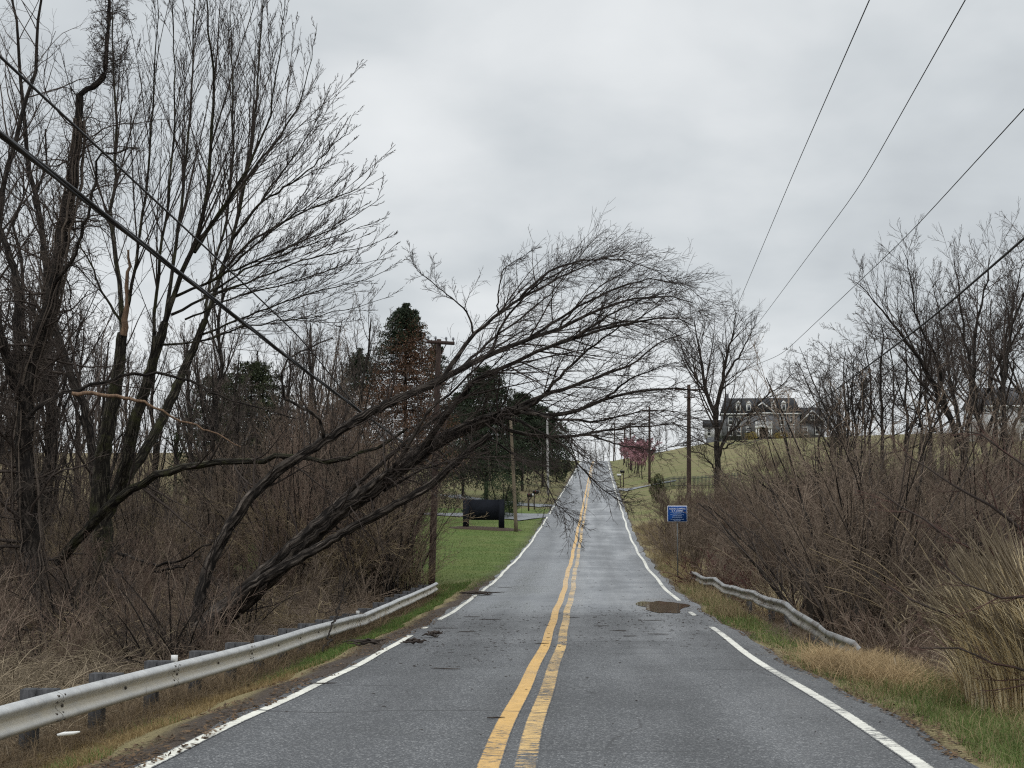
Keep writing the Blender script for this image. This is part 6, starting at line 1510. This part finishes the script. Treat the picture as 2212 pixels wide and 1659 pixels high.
reeds('reed_clump', rp_, 1800, 1.2, 2.3, .7, 'second dry reed clump half out of the picture behind the big one', 502, (.05, .4), bias=(-.6, 0))
rp_ = P(2110, 1540, 18.2); rp_[2] = gz(rp_[0], rp_[1])
reeds('reed_clump', rp_, 260, .5, 1.1, .25, 'small thin tuft of dry reeds beside the big clump, nearer the road', 503, (.15, .6))
rp_ = P(1680, 1260, 44); rp_[2] = gz(rp_[0], rp_[1])
reeds('reed_clump', rp_, 500, 1.0, 1.9, .8, 'pale dry reeds showing through the brush beside the notice', 504)

# ------------------------------------------------------------------ sticks and litter on the road
g = np.random.default_rng(601)
M_stick = simple('wet_stick', (.060, .045, .036), (.025, .019, .016), 8, .75)
def stick_pts(n, ylo, yhi, g, l0, l1, xlo=-3.2, xhi=2.9):
    Y = g.uniform(ylo, yhi, n); X = g.uniform(xlo, xhi, n); a = g.uniform(0, pi, n); L = g.uniform(l0, l1, n); s = np.linspace(-.5, .5, 5)[None]
    x = X[:, None] + np.cos(a)[:, None] * L[:, None] * s + g.normal(size=(n, 5)) * L[:, None] * .04; y = Y[:, None] + np.sin(a)[:, None] * L[:, None] * s + g.normal(size=(n, 5)) * L[:, None] * .04
    return np.stack([x, y, zr(y) + .008], -1)
Ss = [stick_pts(420, 24, 38, g, .015, .09), stick_pts(200, 20, 34, g, .015, .08, -3.3, -1.0), stick_pts(170, 28, 36, g, .015, .09, .2, 2.8), stick_pts(60, 10, 24, g, .015, .06), stick_pts(50, 38, 60, g, .03, .14)]
sets = [(a, np.tile((.0025 + .0025 * g.random(len(a)))[:, None] * np.array([.6, 1, 1, .9, .4]), (1, 1)), 4) for a in Ss]
obj('twig_litter', sets_mesh('twig_litter', sets, M_stick), kind='stuff', label='crumbs of bark and twig strewn on the wet road under the fallen tree', cat='litter')
lab_s = 'short broken stick lying on the wet road'; grp_s = 'broken sticks on the road'
for px, py, Y, L, az in ((700, 1466, 17.5, .34, .2), (1070, 1540, 14, .2, .4), (960, 1440, 19.8, .4, 2.9), (1010, 1366, 28, .35, .1), (880, 1396, 25, .3, .15), (960, 1362, 29, .5, .05), (1360, 1375, 27, .3, .1), (1420, 1372, 27.6, .4, 3.0), (1405, 1338, 32, .5, 3.0), (1300, 1352, 30, .3, .2),
                         (1060, 1340, 32, .5, .1), (1170, 1390, 25, .25, .2), (1020, 1330, 33, .4, .1), (1090, 1252, 47, .5, .2), (1335, 1362, 28.6, .35, 2.8), (1450, 1200, 62, .5, .4), (1240, 1330, 33, .25, .1)):
    x = P(px, py, Y)[0]; s = np.linspace(-.5, .5, 7)
    y = Y + np.sin(az) * L * s + g.normal(size=7) * L * .03; xx = x + np.cos(az) * L * s + g.normal(size=7) * L * .03
    pt = np.column_stack([xx - x, y - Y, zr(y) + .012 - float(zr(Y))]); MB().tube(pt, [.005, .007, .008, .008, .007, .006, .003], 6).build('broken_stick', M_stick, None, True, loc=(x, Y, float(zr(Y))), label=lab_s, cat='stick', group=grp_s)
def chunk(px, Y, L, label, n=9):
    p = at_ground(px, Y); x = p[0]; mb = MB()
    z0 = max(float(zr(Y)), p[2]) if edgeL(Y) < x < edgeR(Y) else p[2]
    for _ in range(n):
        s = np.linspace(-.5, .5, 6); az = g.uniform(-.5, .5); l = L * g.uniform(.4, 1)
        c = np.column_stack([np.cos(az) * l * s, np.sin(az) * l * s + g.normal() * .06, .03 + g.random() * .07 + g.normal(size=6) * .015]) + [g.normal() * L * .12, 0, 0]
        mb.tube(c, g.uniform(.008, .028) * np.array([.5, 1, 1.1, 1, .8, .3]), 6)
    mb.build('bark_debris', M_stick, None, True, loc=(x, Y, z0), label=label, cat='debris')
chunk(938, 26.5, .34, 'dark clump of torn bark lying just inside the white edge line')
chunk(902, 24.6, .38, 'flat strip of broken bark on the road, nearest the camera of the bark pieces', 4)
chunk(806, 25.0, .7, 'tangle of broken branch on the verge grass beside the white edge line', 7)
chunk(1030, 43.0, 1.3, 'dark broken branch on the lawn edge touching the road', 8)
single('hanging_branch', [(700, 1408, 26), (716, 1360, 28), (735, 1300, 30.5), (745, 1270, 31), (740, 1215, 31.3)], .02, .01, M_bark, 'thin snapped branch leaning upright against the long guardrail at its kink', 'branch', 6, lf=.2, rough=.05)
